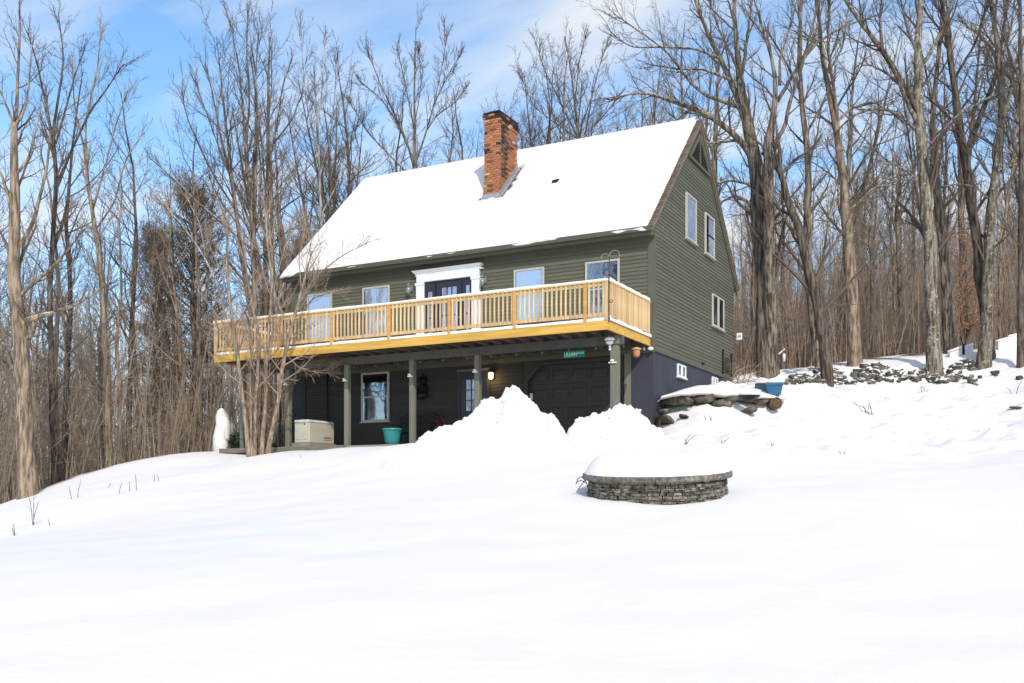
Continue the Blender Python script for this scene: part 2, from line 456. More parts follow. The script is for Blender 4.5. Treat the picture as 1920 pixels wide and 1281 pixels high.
_M[:_n, _n] = 1; _M[:_n, _n + 1] = A_[:, 0]; _M[:_n, _n + 2] = A_[:, 1]
_M[_n:, :_n] = _M[:_n, _n:].T
_w = np.linalg.solve(_M, np.concatenate([A_[:, 2], [0, 0, 0]]))
def ground(u, d, rough=True):
    u = np.atleast_1d(np.asarray(u, float)).ravel(); d = np.atleast_1d(np.asarray(d, float)).ravel()
    z = np.zeros(len(u))
    for i in range(0, len(u), 20000):
        s_ = slice(i, i + 20000)
        z[s_] = _rbf(u[s_], d[s_], A_) @ _w[:_n] + _w[_n] + _w[_n + 1] * u[s_] + _w[_n + 2] * d[s_]
    if rough:
        z = z + .045 * noise2(u, d, 3, .5) + .008 * noise2(u, d, 4, 2.6)
        rb = np.clip((u - 3.2) / 1.5, 0, 1) * np.clip((d - 19) / 3, 0, 1) * np.clip((37 - d) / 2, 0, 1)   # churned bank on the right
        z = z + rb * (.12 * noise2(u, d, 5, 2.0) + .12 * np.maximum(noise2(u, d, 6, 4.5), .1) + .05 * noise2(u, d, 9, 7))
        far = np.clip((d - 60) / 100, 0, 1)
        z = z + far * 1.5 * noise2(u * .05, d * .05, 8, 1.0)
    X = CAM[0] + u * RD[0] + d * VD[0]; Y = CAM[1] + u * RD[1] + d * VD[1]
    ins = (X > -12.75) & (X < -.06) & (Y > -2.15) & (Y < 7.95)
    z = np.where(ins, np.minimum(z, 1.36), z)
    return z
def gz(u, d): return float(ground(u, d)[0])
def axis(segs):
    out = []
    for a, b_, st in segs: out += list(np.arange(a, b_, st))
    return np.array(out + [segs[-1][1]])
U = axis([(-1500, -300, 150), (-300, -60, 20), (-60, -18, 2), (-18, -14, .5), (-14, 15, .17), (15, 20, .5), (20, 60, 2), (60, 300, 20), (300, 1500, 150)])
D = axis([(-600, -60, 90), (-60, -4, 8), (-4, 6, .6), (6, 38, .17), (38, 60, 1.2), (60, 180, 5), (180, 400, 30), (400, 1800, 200)])
UU, DD = np.meshgrid(U, D)
ZZ = ground(UU.ravel(), DD.ravel())
XX = CAM[0] + UU.ravel() * RD[0] + DD.ravel() * VD[0]; YY = CAM[1] + UU.ravel() * RD[1] + DD.ravel() * VD[1]
GV = np.stack([XX, YY, ZZ], -1)
nu, nd = len(U), len(D)
ii = np.arange(nu * nd).reshape(nd, nu)
GQ = np.stack([ii[:-1, :-1], ii[:-1, 1:], ii[1:, 1:], ii[1:, :-1]], -1).reshape(-1, 4)
# woodland litter mask
_mu, _md = UU.ravel(), DD.ravel()
edge = np.where(_mu > 6.2, 36.6, np.where(_mu > -7, 40, np.interp(_mu, [-40, -13, -9, -7], [25, 26.3, 30.6, 33.0])))
mask = np.clip((_md - edge) / .8, 0, 1)
m_ = bpy.data.materials.new('snow and woodland floor'); m_.use_nodes = True
nt = m_.node_tree; N, L = nt.nodes, nt.links; b = N['Principled BSDF']
g = N.new('ShaderNodeNewGeometry')
n1 = N.new('ShaderNodeTexNoise'); n1.inputs['Scale'].default_value = .9; n1.inputs['Detail'].default_value = 8; n1.inputs['Roughness'].default_value = .7
L.new(g.outputs['Position'], n1.inputs['Vector'])
n5 = N.new('ShaderNodeTexNoise'); n5.inputs['Scale'].default_value = 7; n5.inputs['Detail'].default_value = 5
L.new(g.outputs['Position'], n5.inputs['Vector'])
lit = N.new('ShaderNodeValToRGB'); lit.color_ramp.elements[0].color = (.06, .04, .025, 1); lit.color_ramp.elements[1].color = (.20, .125, .075, 1)
L.new(n5.outputs['Fac'], lit.inputs[0])
pr = N.new('ShaderNodeValToRGB'); pr.color_ramp.elements[0].position = .52; pr.color_ramp.elements[1].position = .58
L.new(n1.outputs['Fac'], pr.inputs[0])
fl = N.new('ShaderNodeMixRGB'); L.new(pr.outputs[0], fl.inputs['Fac']); L.new(lit.outputs[0], fl.inputs['Color1']); fl.inputs['Color2'].default_value = (.79, .745, .722, 1)
at = N.new('ShaderNodeAttribute'); at.attribute_name = 'wood'
sn = N.new('ShaderNodeValToRGB'); sn.color_ramp.elements[0].color = (.79, .745, .722, 1); sn.color_ramp.elements[1].color = (.84, .793, .768, 1)
L.new(n1.outputs['Fac'], sn.inputs[0])
gm = N.new('ShaderNodeMixRGB'); L.new(at.outputs['Fac'], gm.inputs['Fac']); L.new(sn.outputs[0], gm.inputs['Color1']); L.new(fl.outputs[0], gm.inputs['Color2'])
L.new(gm.outputs[0], b.inputs['Base Color']); b.inputs['Roughness'].default_value = .9; b.inputs['Specular IOR Level'].default_value = .15
bp = N.new('ShaderNodeBump'); bp.inputs['Strength'].default_value = .22; bp.inputs['Distance'].default_value = .03
L.new(n5.outputs['Fac'], bp.inputs['Height']); L.new(bp.outputs[0], b.inputs['Normal'])
go = np_obj('ground', GV, GQ, m_, smooth=True)
atr = go.data.attributes.new('wood', 'FLOAT', 'POINT'); atr.data.foreach_set('value', mask.astype(np.float32))
tag(go, kind='structure')

po = bx('patio', M_CONC, None, -12.9, -2.3, 1.0, -.05, -.001, 1.425); tag(po, kind='structure')

# ------------------------------------------------------------------ the house
LX = -12.2
EAVE_Z, SLOPE, EY = 7.05, .977, -.3
def roofz(Y): return EAVE_Z + SLOPE * (Y - EY) if Y <= 4 else EAVE_Z + SLOPE * (8 - EY - Y)
RIDGE = roofz(4)
house = thing('house', 'dark green clapboard house with a steep snow covered roof and brick chimney', 'house', (-6.1, 4, 1.4))
# foundation and walls
fd = MB()
fd.box(LX, .35, .9, -.001, 8, 3.9)
fd.box(-.62, 0, .9, -.001, .349, 3.9)                       # navy pier right of the garage
fd.box(LX, 0, .9, -11.75, .349, 3.9)
found = fd.build('foundation', M_NAVY, house)
up = MB().prism([(-.001, 0, 3.9), (-.001, 8, 3.9), (-.001, 8, roofz(8) - .12), (-.001, 4, RIDGE - .12), (-.001, 0, roofz(0) - .12)], (LX, 0, 0))
upper = up.build('wall', M_SIDING, house)
# lower front wall round the garage opening (clipped corners)
GX0, GX1, GZ = -3.72, -.86, 3.66
lw = MB()
lw.box(-11.75, .02, .9, GX0, .349, 3.9)
lw.box(GX0, .02, GZ, GX1, .349, 3.9)
lw.box(GX1, .02, .9, -.62, .349, 3.9)
lw.prism([(GX0, .02, GZ), (GX0, .02, GZ - .42), (GX0 + .42, .02, GZ)], (0, .33, 0))
lw.prism([(GX1, .02, GZ), (GX1 - .42, .02, GZ), (GX1, .02, GZ - .42)], (0, .33, 0))
lower = lw.build('lower_wall', M_SIDING_LOW, house)

def clapboard_mesh(name, x0, x1, z, h, mat_, skew=(0, 0)):
    """wedge board on the plane Y=0, thick butt at the bottom"""
    mb = MB().add([(x0, 0, z), (x1, 0, z), (x1, -.022, z), (x0, -.022, z), (x0, 0, z + h), (x1, 0, z + h), (x1, -.006, z + h), (x0, -.006, z + h)],
                  [(0, 1, 2, 3), (7, 6, 5, 4), (3, 2, 6, 7), (2, 1, 5, 6), (0, 3, 7, 4)])
    return mb
STEP = .1035
z = 3.93
while z < 6.86:                                             # front, upper storey
    clapboard_mesh('clapboard', LX + .14, -.14, z, STEP - .004, M_SIDING).build('clapboard', M_SIDING, upper); z += STEP
z = 3.93
while z < RIDGE - .25:                                       # gable end on X = 0
    zz = z + STEP - .004
    def lim(zq):
        e = max(0.02, (zq + .12 - EAVE_Z) / SLOPE + EY) if zq > roofz(0) - .15 else 0.02
        return e
    a0, a1 = lim(z), lim(zz)
    if z < 7.0: a0 = a1 = .15
    else: a0 = max(a0, .15); a1 = max(a1, .15)
    r0, r1 = 8 - a0, 8 - a1
    if z < 7.0: r0 = r1 = 7.98
    if r1 - a1 > .15:
        MB().add([(0, a0, z), (0, r0, z), (.022, r0, z), (.022, a0, z), (0, a1, zz), (0, r1, zz), (.006, r1, zz), (.006, a1, zz)],
                 [(3, 2, 1, 0), (4, 5, 6, 7), (7, 6, 2, 3), (6, 5, 1, 2), (4, 7, 3, 0)]).build('clapboard', M_SIDING, upper)
    z += STEP
z = 1.45
DX0, DX1 = -5.95, -4.98                                       # entrance door
while z < 3.86:                                              # lower front wall, broken at the openings
    iv = [(-11.68, -9.5), (-8.36, DX0 - .06), (DX1 + .06, GX0 - .16)] if 2.2 < z < 3.86 else [(-11.68, DX0 - .06), (DX1 + .06, GX0 - .16)]
    if z > 3.74: iv = [(-11.68, -.66)]
    for a0, a1 in iv:
        o = clapboard_mesh('clapboard', a0, a1, z, STEP - .004, M_SIDING_LOW)
        o.v = [(x_, y_ + .019, z_) for x_, y_, z_ in o.v]
        o.build('clapboard', M_SIDING_LOW, lower)
    z += STEP
# trim
bx('corner_board', M_TRIM, upper, -.14, -.032, 3.9, .03, -.0005, 6.95)
bx('corner_board', M_TRIM, upper, .0005, .0, 3.9, .034, .14, 7.0)
bx('corner_board', M_TRIM, upper, LX - .03, -.032, 3.9, LX + .14, -.0005, 6.95)
bx('water_table', M_TRIM, upper, -12.24, -.04, 3.80, .04, -.0005, 3.925)
bx('water_table', M_TRIM, upper, .0005, -.0, 3.84, .045, 8.03, 3.928)
bx('corner_board', M_SIDING_LOW, lower, -11.8, -.02, 1.4, -11.68, .018, 3.8)
bx('corner_board', M_POST, lower, -.80, -.03, 1.4, -.62, .018, 3.8)
bx('frieze_board', M_TRIM, upper, LX, -.03, 6.78, -.14, -.0005, 6.95)
# rake boards and gable vent
for s_ in (0, 1):
    f = (lambda Y: Y) if s_ == 0 else (lambda Y: 8 - Y)
    q = [(.0005, f(-.30), EAVE_Z - .24), (.0005, f(4.0), RIDGE - .24), (.0005, f(4.0), RIDGE - .02), (.0005, f(-.30), EAVE_Z - .02)]
    MB().prism(q, (.06, 0, 0)).build('rake_board', M_TRIM, upper)
vent = MB().prism([(.03, 3.0, 9.93), (.03, 5.0, 9.93), (.03, 4.0, 10.85)], (.02, 0, 0)).build('gable_vent', M_BLACKIN, upper)
MB().box(.05, 2.95, 9.86, .09, 5.05, 9.94).box(.05, 3.97, 9.94, .085, 4.03, 10.8).build('vent_frame', M_TRIM, vent) if False else None
bx('vent_frame', M_TRIM, house, .05, 2.95, 9.86, .085, 5.05, 9.94)
bx('vent_frame', M_TRIM, house, .052, 3.965, 9.945, .085, 4.035, 10.72)
for s_ in (0, 1):
    f = (lambda Y: Y) if s_ == 0 else (lambda Y: 8 - Y)
    MB().prism([(.05, f(2.97), 9.95), (.05, f(3.12), 9.95), (.05, f(3.97), 10.72), (.05, f(3.97), 10.88)], (.03, 0, 0)).build('vent_frame', M_TRIM, house)
for k in range(9):
    zz = 9.98 + k * .085
    w_ = (10.85 - zz) / .92 - .12
    if w_ > .12:
        for s_ in (-1, 1):
            ya, yb = 4 + s_ * .04, 4 + s_ * w_
            MB().add([(.05, ya, zz + .03), (.05, yb, zz + .03), (.078, yb, zz), (.078, ya, zz), (.05, ya, zz + .045), (.05, yb, zz + .045)],
                     [(0, 1, 2, 3), (3, 2, 5, 4), (0, 3, 4), (1, 5, 2)]).build('slat', M_TRIM, vent)

# roof
RX0, RX1 = -12.35, .10
roof = MB()
roof.prism([(RX1, EY - .02, EAVE_Z - .12), (RX1, 4, RIDGE - .12), (RX1, 8 - EY + .02, EAVE_Z - .12), (RX1, 8 - EY + .02, EAVE_Z), (RX1, 4, RIDGE), (RX1, EY - .02, EAVE_Z)], (RX0 - RX1, 0, 0))
roof_o = roof.build('roof', M_SHINGLE, house)
bx('soffit', M_TRIM, house, RX0 + .02, -.295, 6.86, RX1 - .02, -.033, 6.90)
bx('fascia', M_TRIM, house, RX0, -.335, 6.84, RX1, -.297, 6.96)
# gutter: open trough
gut = MB().prism([(RX1, -.34, 6.93), (RX1, -.43, 6.93), (RX1, -.46, 7.045), (RX1, -.45, 7.045), (RX1, -.42, 6.945), (RX1, -.345, 6.945)], (RX0 - RX1, 0, 0))
gut.build('gutter', M_TRIM, house)
# shingle ends along the rake
ang = math.atan(SLOPE)
tab = box_mesh('shingle', M_SHINGLE, .13, .17, .035, .006)
Ln = math.hypot(4 - EY, RIDGE - EAVE_Z)
for k in range(int(Ln / .135) + 1):
    t = k * .135 / Ln
    Y = EY + t * (4 - EY); zz = EAVE_Z + t * (RIDGE - EAVE_Z)
    inst(tab, 'shingle', roof_o, (RX1 - .055 + random.uniform(-.006, .006), Y + .0, zz + .055), (ang - .30 + random.uniform(-.05, .05), 0, 0))
tab2 = box_mesh('shingle', M_SHINGLE, .20, .155, .035, .006)
for k in range(int(Ln / .135) + 1):
    t = k * .135 / Ln
    Y = 8 - (EY + t * (4 - EY)); zz = EAVE_Z + t * (RIDGE - EAVE_Z)
    inst(tab2, 'shingle', roof_o, (RX1 - .075, Y, zz + .02), (-ang - .16, 0, 0))

# roof snow: thick sheet, melted open beside the chimney
CX0, CX1, CY0, CY1 = -6.22, -5.67, 1.95, 3.13
gx = np.arange(RX0 - .02, RX1 - .08, .085); ns = 78
ts = np.linspace(-.02, 1.0, ns)
GX_, GT = np.meshgrid(gx, ts)
Yg = EY + GT * (4 - EY); Zg = EAVE_Z + GT * (RIDGE - EAVE_Z)
th_ = .12 + .02 * noise2(GX_, Yg, 21, .8) + .008 * noise2(GX_, Yg, 22, 4)
lip = np.clip((GT + .02) / .02, 0, 1) ** .5
edge_r = np.clip((gx[-1] - GX_) / .12, 0, 1) ** .5; edge_l = np.clip((GX_ - gx[0]) / .1, 0, 1) ** .5
th_ = th_ * (.7 + .3 * lip) * (.3 + .7 * edge_r) * (.4 + .6 * edge_l)
def hole(x, y):
    ch_ = (x > CX0 - .03) & (x < CX1 + .03) & (y > CY0 - .03) & (y < CY1 + .03)
    w2 = .20 + .10 * noise2(x, y, 31, 6)
    right = (x >= CX1) & (x < CX1 + w2 + .06) & (y > CY0 - .22) & (y < CY1 + .02)
    below = (y <= CY0) & (y > CY0 - .17 - .05 * noise2(x, y, 33, 6)) & (x > CX0 - .12) & (x < CX1 + .2)
    spot = ((x + 3.84) / .11) ** 2 + ((y - 2.08) / .05) ** 2 < 1
    ridge_gap = (y > 3.93) & (x > -4.55) & (x < -3.6) & (noise2(x, y, 35, 3) > -.1)
    return ch_ | right | below | spot | ridge_gap
Hm = hole(GX_, Yg)
nrm = np.array([0, -math.sin(ang), math.cos(ang)])
sag = -.06 * np.maximum(0, noise2(GX_, Yg * 0, 37, 1.1)) * (GT < .0)
top = np.stack([GX_, Yg + nrm[1] * th_ + sag, Zg + nrm[2] * th_ + sag * SLOPE], -1).reshape(-1, 3)
bot = np.stack([GX_, Yg + nrm[1] * .006 + sag, Zg + nrm[2] * .006 + sag * SLOPE], -1).reshape(-1, 3)
nn = len(gx); idx = np.arange(ns * nn).reshape(ns, nn)
cell = ~(Hm[:-1, :-1] | Hm[1:, :-1] | Hm[:-1, 1:] | Hm[1:, 1:])
quads = []; o2 = ns * nn
for i in range(ns - 1):
    for j in range(nn - 1):
        if not cell[i, j]: continue
        a, b2, c2, d2 = idx[i, j], idx[i, j + 1], idx[i + 1, j + 1], idx[i + 1, j]
        quads.append((a, b2, c2, d2))
        for (p_, q_, ni, nj) in ((a, b2, i - 1, j), (b2, c2, i, j + 1), (c2, d2, i + 1, j), (d2, a, i, j - 1)):
            if ni < 0 or nj < 0 or ni >= ns - 1 or nj >= nn - 1 or not cell[ni, nj]:
                quads.append((q_, p_, p_ + o2, q_ + o2))
np_obj('roof_snow', np.concatenate([top, bot]), np.array(quads), SNOW, house)
MB().prism([(RX1 - .2, 4, RIDGE + .02), (RX1 - .2, 8.3, EAVE_Z + .02), (RX1 - .2, 8.3, EAVE_Z + .14), (RX1 - .2, 4, RIDGE + .15)], (RX0 - RX1 + .25, 0, 0)).build('roof_snow', SNOW, house)

# chimney
chim = MB().box(CX0 + .012, CY0 + .012, 8.9, CX1 - .012, CY1 - .012, 11.74).build('chimney', M_MORTAR, house)
BL, BH, BG = .20, .064, .011
face_bricks = []                                            # (size of showing, centre, half sizes)
TOPZ = 11.88
course = 0; z = 9.08
while z + BH < TOPZ:
    cor = .02 if z > 11.5 else 0
    if z > 11.68: cor = .04
    x0, x1, y0, y1 = CX0 - cor, CX1 + cor, CY0 - cor, CY1 + cor
    off = (course % 2) * .5
    def run(a, b_, o_):
        e = []; p = a - o_ * (BL + BG)
        while p < b_ - .02:
            s0, s1 = max(p, a), min(p + BL, b_)
            if s1 - s0 > .03: e.append((s0, s1))
            p += BL + BG
        return e
    for s0, s1 in run(x0, x1, off):                           # front
        if z + BH > roofz(y0) + .03: face_bricks.append((2, (s0, y0, z, s1, y0 + .09, z + BH)))
    for s0, s1 in run(y0 + .1, y1, .5 - off):                 # right side
        if z + BH > roofz((s0 + s1) / 2) + .02: face_bricks.append((1, (x1 - .09, s0, z, x1, s1, z + BH)))
    for s0, s1 in run(y0 + .1, y1, off):
        if z + BH > roofz((s0 + s1) / 2) + .02: face_bricks.append((0, (x0, s0, z, x0 + .09, s1, z + BH)))
    for s0, s1 in run(x0 + .1, x1 - .1, .5 - off):
        if z > RIDGE - .8: face_bricks.append((0, (s0, y1 - .09, z, s1, y1, z + BH)))
    z += BH + BG; course += 1
vis = [f_ for f_ in face_bricks if f_[0] > 0]; hid = [f_ for f_ in face_bricks if f_[0] == 0]
vis.sort(key=lambda f_: (-f_[0], -f_[1][2])); extra = vis[300:]; vis = vis[:300]
bc = {}
def brick_mat(x, y, z_):
    if z_ > 11.62 and (random.random() < .7): return M_BRICKD
    sootb = .5 + .5 * math.sin(3 * z_)
    if x > CX1 - .1 and y < CY0 + .45 + .12 * sootb and y > CY0 + .08 and z_ > 9.9 and random.random() < .85: return M_BRICKD if random.random() < .45 else M_BRICKS
    r_ = random.random()
    if r_ < .03: return M_BRICKD
    if r_ < .14: return M_BRICKS
    if r_ < .19: return M_BRICKP
    return M_BRICK
for _, (a0, a1, a2, b0, b1, b2) in vis:
    mt = brick_mat((a0 + b0) / 2, (a1 + b1) / 2, a2)
    key = (mt.name, round(b0 - a0, 2), round(b1 - a1, 2))
    if key not in bc: bc[key] = box_mesh('brick', mt, b0 - a0, b1 - a1, BH, .003)
    inst(bc[key], 'brick', chim, ((a0 + b0) / 2 + random.uniform(-.004, .004), (a1 + b1) / 2 + random.uniform(-.004, .004), (a2 + b2) / 2))
sb = MB()
for _, q in hid + extra: sb.box(*q)
tag(sb.build('brick', M_BRICK, chim), kind='stuff')
cp = MB().box(CX0 - .03, CY0 - .03, TOPZ - .01, CX1 + .03, CY1 + .03, TOPZ + .035).box(CX0 + .08, CY0 + .12, TOPZ + .035, CX1 - .08, CY0 + .5, TOPZ + .12)
cp.build('chimney_crown', M_DARK, chim, bevel=.01)
# flashing: stepped strip on the right side and an apron below
def slope_strip(x0, x1, y0, y1, lift, mt, name, vert=0):
    q = [(x0, y0, roofz(y0) + lift), (x1, y0, roofz(y0) + lift), (x1, y1, roofz(y1) + lift), (x0, y1, roofz(y1) + lift)]
    return MB().prism(q, (0, 0, .012 + vert)).build(name, mt, chim)
slope_strip(CX1 + .002, CX1 + .10, CY0 - .1, CY1 + .05, .02, M_FLASH, 'flashing')
slope_strip(CX1 + .002, CX1 + .02, CY0 - .04, CY1 + .02, .02, M_FLASH, 'flashing', .16)
slope_strip(CX0 - .08, CX1 + .06, CY0 - .15, CY0 - .012, .035, M_FLASH, 'flashing')
bx('flashing', M_FLASH, chim, CX0 - .02, CY0 - .024, roofz(CY0) - .02, CX1 + .02, CY0 - .004, roofz(CY0) + .13)
# exposed shingles beside the chimney
sh3 = box_mesh('shingle', M_SHINGLE, .17, .10, .03, .008)
for k in range(11):
    Y = CY0 - .15 + k * .135
    for j in (0, 1):
        inst(sh3, 'shingle', roof_o, (CX1 + .18 + j * .17 + random.uniform(-.02, .02), Y, roofz(Y) + .02), (ang + .2, 0, random.uniform(-.06, .06)))
mbv = MB().prism([(-3.95, 2.05, roofz(2.05) + .05), (-3.72, 2.03, roofz(2.03) + .05), (-3.72, 2.12, roofz(2.12) + .12), (-3.95, 2.12, roofz(2.12) + .10)], (0, -.02, .03))
mbv.build('roof_vent', M_DARK, house)

# windows
def window_front(x0, x1, z0, z1, Y, fw=.06, cur=M_CURTAIN, curz=None, meeting=True, frame=M_FRAME, depth=.055, sill=True):
    w = MB()
    w.box(x0, Y - depth, z0, x0 + fw, Y, z1); w.box(x1 - fw, Y - depth, z0, x1, Y, z1)
    w.box(x0 + fw, Y - depth, z1 - fw, x1 - fw, Y, z1); w.box(x0 + fw, Y - depth, z0, x1 - fw, Y, z0 + fw)
    fr = w.build('window', frame, house, bevel=.004)
    bx('room_shade', M_BLACKIN, fr, x0 + fw, Y - .024, z0 + fw, x1 - fw, Y - .018, z1 - fw)
    cz = z0 + fw if curz is None else curz[0]; ct = z1 - fw if curz is None else curz[1]
    if cur is not None:
        xs = np.linspace(x0 + fw + .03, x1 - fw - .03, 26)
        ys = Y - .030 + .003 * np.sin(np.arange(26) * 2.1)
        V = [(x_, y_, cz) for x_, y_ in zip(xs, ys)] + [(x_, y_, ct) for x_, y_ in zip(xs, ys)]
        MB().add(V, [(i, i + 1, i + 27, i + 26) for i in range(25)]).build('curtain', cur, fr)
    bx('pane', M_GLASS, fr, x0 + fw, Y - .040, z0 + fw, x1 - fw, Y - .037, z1 - fw)
    if meeting:
        zm = (z0 + z1) / 2
        bx('meeting_rail', frame, fr, x0 + fw, Y - .048, zm - .02, x1 - fw, Y - .0405, zm + .02)
    if sill: bx('sill', frame, fr, x0 - .03, Y - .09, z0 - .035, x1 + .03, Y - .001, z0)
    return fr
YF = -.022
window_front(-11.57, -10.59, 4.93, 6.41, YF, .05)
window_front(-9.4, -8.4, 4.93, 6.41, YF, .05)
window_front(-4.13, -3.18, 4.93, 6.40, YF, .05)
window_front(-1.93, -.93, 4.85, 6.38, YF, .055, cur=None)
window_front(-9.46, -8.42, 2.28, 3.79, -.003, .06, cur=M_CURTAIND, curz=(2.34, 3.35))
def window_side(y0, y1, z0, z1, kind, fw=.05, X=.022, frame=M_FRAME):
    d = .055
    w = MB()
    w.box(X, y0, z0, X + d, y0 + fw, z1); w.box(X, y1 - fw, z0, X + d, y1, z1)
    w.box(X, y0 + fw, z1 - fw, X + d, y1 - fw, z1); w.box(X, y0 + fw, z0, X + d, y1 - fw, z0 + fw)
    fr = w.build('window', frame, house, bevel=.004)
    bx('room_shade', M_BLACKIN, fr, X + .01, y0 + fw, z0 + fw, X + .016, y1 - fw, z1 - fw)
    if kind == 'blind':
        bx('blind', M_CURTAIN, fr, X + .022, y0 + fw + .01, z0 + fw, X + .026, y1 - fw - .01, z1 - fw)
    if kind == 'half':
        bx('curtain', M_CURTAIN, fr, X + .022, y0 + fw + .35, z0 + fw, X + .026, y1 - fw - .01, z1 - fw)
    bx('pane', M_GLASS, fr, X + .034, y0 + fw, z0 + fw, X + .037, y1 - fw, z1 - fw)
    zm = (z0 + z1) / 2
    if kind == 'half': bx('meeting_rail', M_PLASTIC, fr, X + .038, y0 + fw, zm - .02, X + .05, y1 - fw, zm + .02)
    if kind == 'double':
        ym = (y0 + y1) / 2
        bx('mullion', frame, fr, X + .003, ym - .07, z0 + fw, X + .052, ym + .07, z1 - fw)
    bx('sill', frame, fr, X, y0 - .03, z0 - .035, X + .09, y1 + .03, z0)
    return fr
window_side(2.67, 3.63, 7.46, 8.78, 'blind')
window_side(4.57, 5.53, 7.43, 8.68, 'half')
window_side(5.35, 6.62, 5.34, 6.34, 'double')
window_side(1.97, 2.68, 3.38, 3.74, 'double', .045, .001, M_WHITE)
window_side(5.41, 5.98, 3.38, 3.74, 'double', .045, .001, M_WHITE)
# front entrance on the deck: white surround, dark door with sidelights
sur = MB().box(-7.40, -.12, 4.2, -7.13, -.0225, 6.36)
surr = sur.build('door_surround', M_WHITE, house, bevel=.008)
bx('pilaster', M_WHITE, surr, -5.49, -.12, 4.2, -5.22, -.0225, 6.36, .008)
bx('frieze', M_WHITE, surr, -7.38, -.125, 6.362, -5.24, -.0225, 6.56, .005)
MB().prism([(-7.5, -.0225, 6.562), (-7.40, -.13, 6.562), (-5.22, -.13, 6.562), (-5.12, -.0225, 6.562)], (0, 0, .03)).build('cornice', M_WHITE, surr)
MB().add([(-7.40, -.13, 6.593), (-5.22, -.13, 6.593), (-5.22, -.0225, 6.593), (-7.40, -.0225, 6.593), (-7.50, -.23, 6.70), (-5.12, -.23, 6.70), (-5.12, -.0225, 6.70), (-7.50, -.0225, 6.70)],
         [(0, 3, 2, 1), (4, 5, 6, 7), (0, 1, 5, 4), (1, 2, 6, 5), (2, 3, 7, 6), (3, 0, 4, 7)]).build('cornice', M_WHITE, surr)
for x0, x1 in ((-7.42, -7.11), (-5.51, -5.20)): bx('capital', M_WHITE, surr, x0, -.14, 6.27, x1, -.1205, 6.35)
def glazed(name, x0, x1, z0, z1, Y, cols, rows, gx0, gx1, gz0, gz1):
    d_ = MB().box(x0, Y, z0, gx0, Y + .03, z1).box(gx1, Y, z0, x1, Y + .03, z1).box(gx0, Y, z0, gx1, Y + .03, gz0).box(gx0, Y, gz1, gx1, Y + .03, z1)
    door = d_.build(name, M_DOORNAVY, house)
    bx('glass_backing', M_CURTAIN, door, gx0, Y + .022, gz0, gx1, Y + .026, gz1)
    for i in range(cols):
        for j in range(rows):
            a = gx0 + (gx1 - gx0) * i / cols; b_ = gx0 + (gx1 - gx0) * (i + 1) / cols
            c = gz0 + (gz1 - gz0) * j / rows; e = gz0 + (gz1 - gz0) * (j + 1) / rows
            bx('pane', M_GLASSW, door, a + .018, Y + .014, c + .018, b_ - .018, Y + .017, e - .018)
    for i in range(1, cols): x_ = gx0 + (gx1 - gx0) * i / cols; bx('muntin', M_DOORNAVY, door, x_ - .014, Y + .002, gz0, x_ + .014, Y + .021, gz1)
    for j in range(1, rows): z_ = gz0 + (gz1 - gz0) * j / rows; bx('muntin', M_DOORNAVY, door, gx0, Y + .004, z_ - .012, gx1, Y + .0205, z_ + .012)
    return door
bx('door_backing', M_DOORNAVY, house, -7.13, -.028, 4.2, -5.49, -.0225, 6.36)
fdn = glazed('door', -6.70, -5.86, 4.24, 6.30, -.062, 3, 4, -6.52, -6.02, 4.5, 6.14)
glazed('sidelight', -7.13, -6.76, 4.24, 6.30, -.062, 1, 4, -7.0, -6.86, 4.5, 6.06)
glazed('sidelight', -5.80, -5.49, 4.24, 6.30, -.062, 1, 4, -5.70, -5.58, 4.5, 6.14)
MB().lathe([(.03, 0), (.032, .02), (.012, .03)], (-5.92, -.09, 5.2), 10).build('door_knob', M_BRASS, fdn)
# lower entrance
bx('door_frame', M_SIDING_LOW, house, DX0 - .05, -.03, 1.43, DX0 + .04, .018, 3.62)
bx('door_frame', M_SIDING_LOW, house, DX1 - .04, -.03, 1.43, DX1 + .05, .018, 3.62)
bx('door_frame', mat('grey head trim', (.13, .13, .12)), house, DX0 - .08, -.045, 3.621, DX1 + .08, .018, 3.69)
glazed('door', DX0 + .04, DX1 - .04, 1.43, 3.62, -.015, 3, 3, DX0 + .22, DX1 - .22, 2.48, 3.38)
# garage door: four sections of panels
gd = MB().box(GX0, .16, 1.43, GX1, .2, GZ).build('garage_door', M_GARAGE, house)
pm = {}
for r_ in range(4):
    for c_ in range(5):
        cx = GX0 + .34 + c_ * .59; cz = 3.40 - r_ * .53
        if cx > GX1 - .1: continue
        f_ = MB()
        f_.box(-.25, -.012, -.17, .25, 0, -.145).box(-.25, -.012, .145, .25, 0, .17).box(-.25, -.012, -.145, -.225, 0, .145).box(.225, -.012, -.145, .25, 0, .145)
        f_.add([(-.21, -.001, -.13), (.21, -.001, -.13), (.21, -.001, .13), (-.21, -.001, .13), (-.16, -.012, -.085), (.16, -.012, -.085), (.16, -.012, .085), (-.16, -.012, .085)],
               [(4, 5, 6, 7), (0, 1, 5, 4), (1, 2, 6, 5), (2, 3, 7, 6), (3, 0, 4, 7)])
        if 'p' not in pm:
            me = bpy.data.meshes.new('panel'); me.from_pydata(f_.v, [], f_.f); me.materials.append(M_GARAGE); pm['p'] = me
        inst(pm['p'], 'panel', gd, (cx, .159, cz))
for r_ in range(1, 4): bx('section_joint', M_BLACKIN, gd, GX0, .156, 3.40 - r_ * .53 + .262, GX1, .1595, 3.40 - r_ * .53 + .27)
tr = MB().prism([(GX0 - .12, -.012, 1.43), (GX0, -.012, 1.43), (GX0, -.012, GZ - .42), (GX0 + .42, -.012, GZ), (GX1, -.012, GZ), (GX1, -.012, GZ + .09), (GX0 + .38, -.012, GZ + .09), (GX0 - .12, -.012, GZ - .38)], (0, .03, 0))
tr.build('garage_trim', M_SIDING_LOW, house)
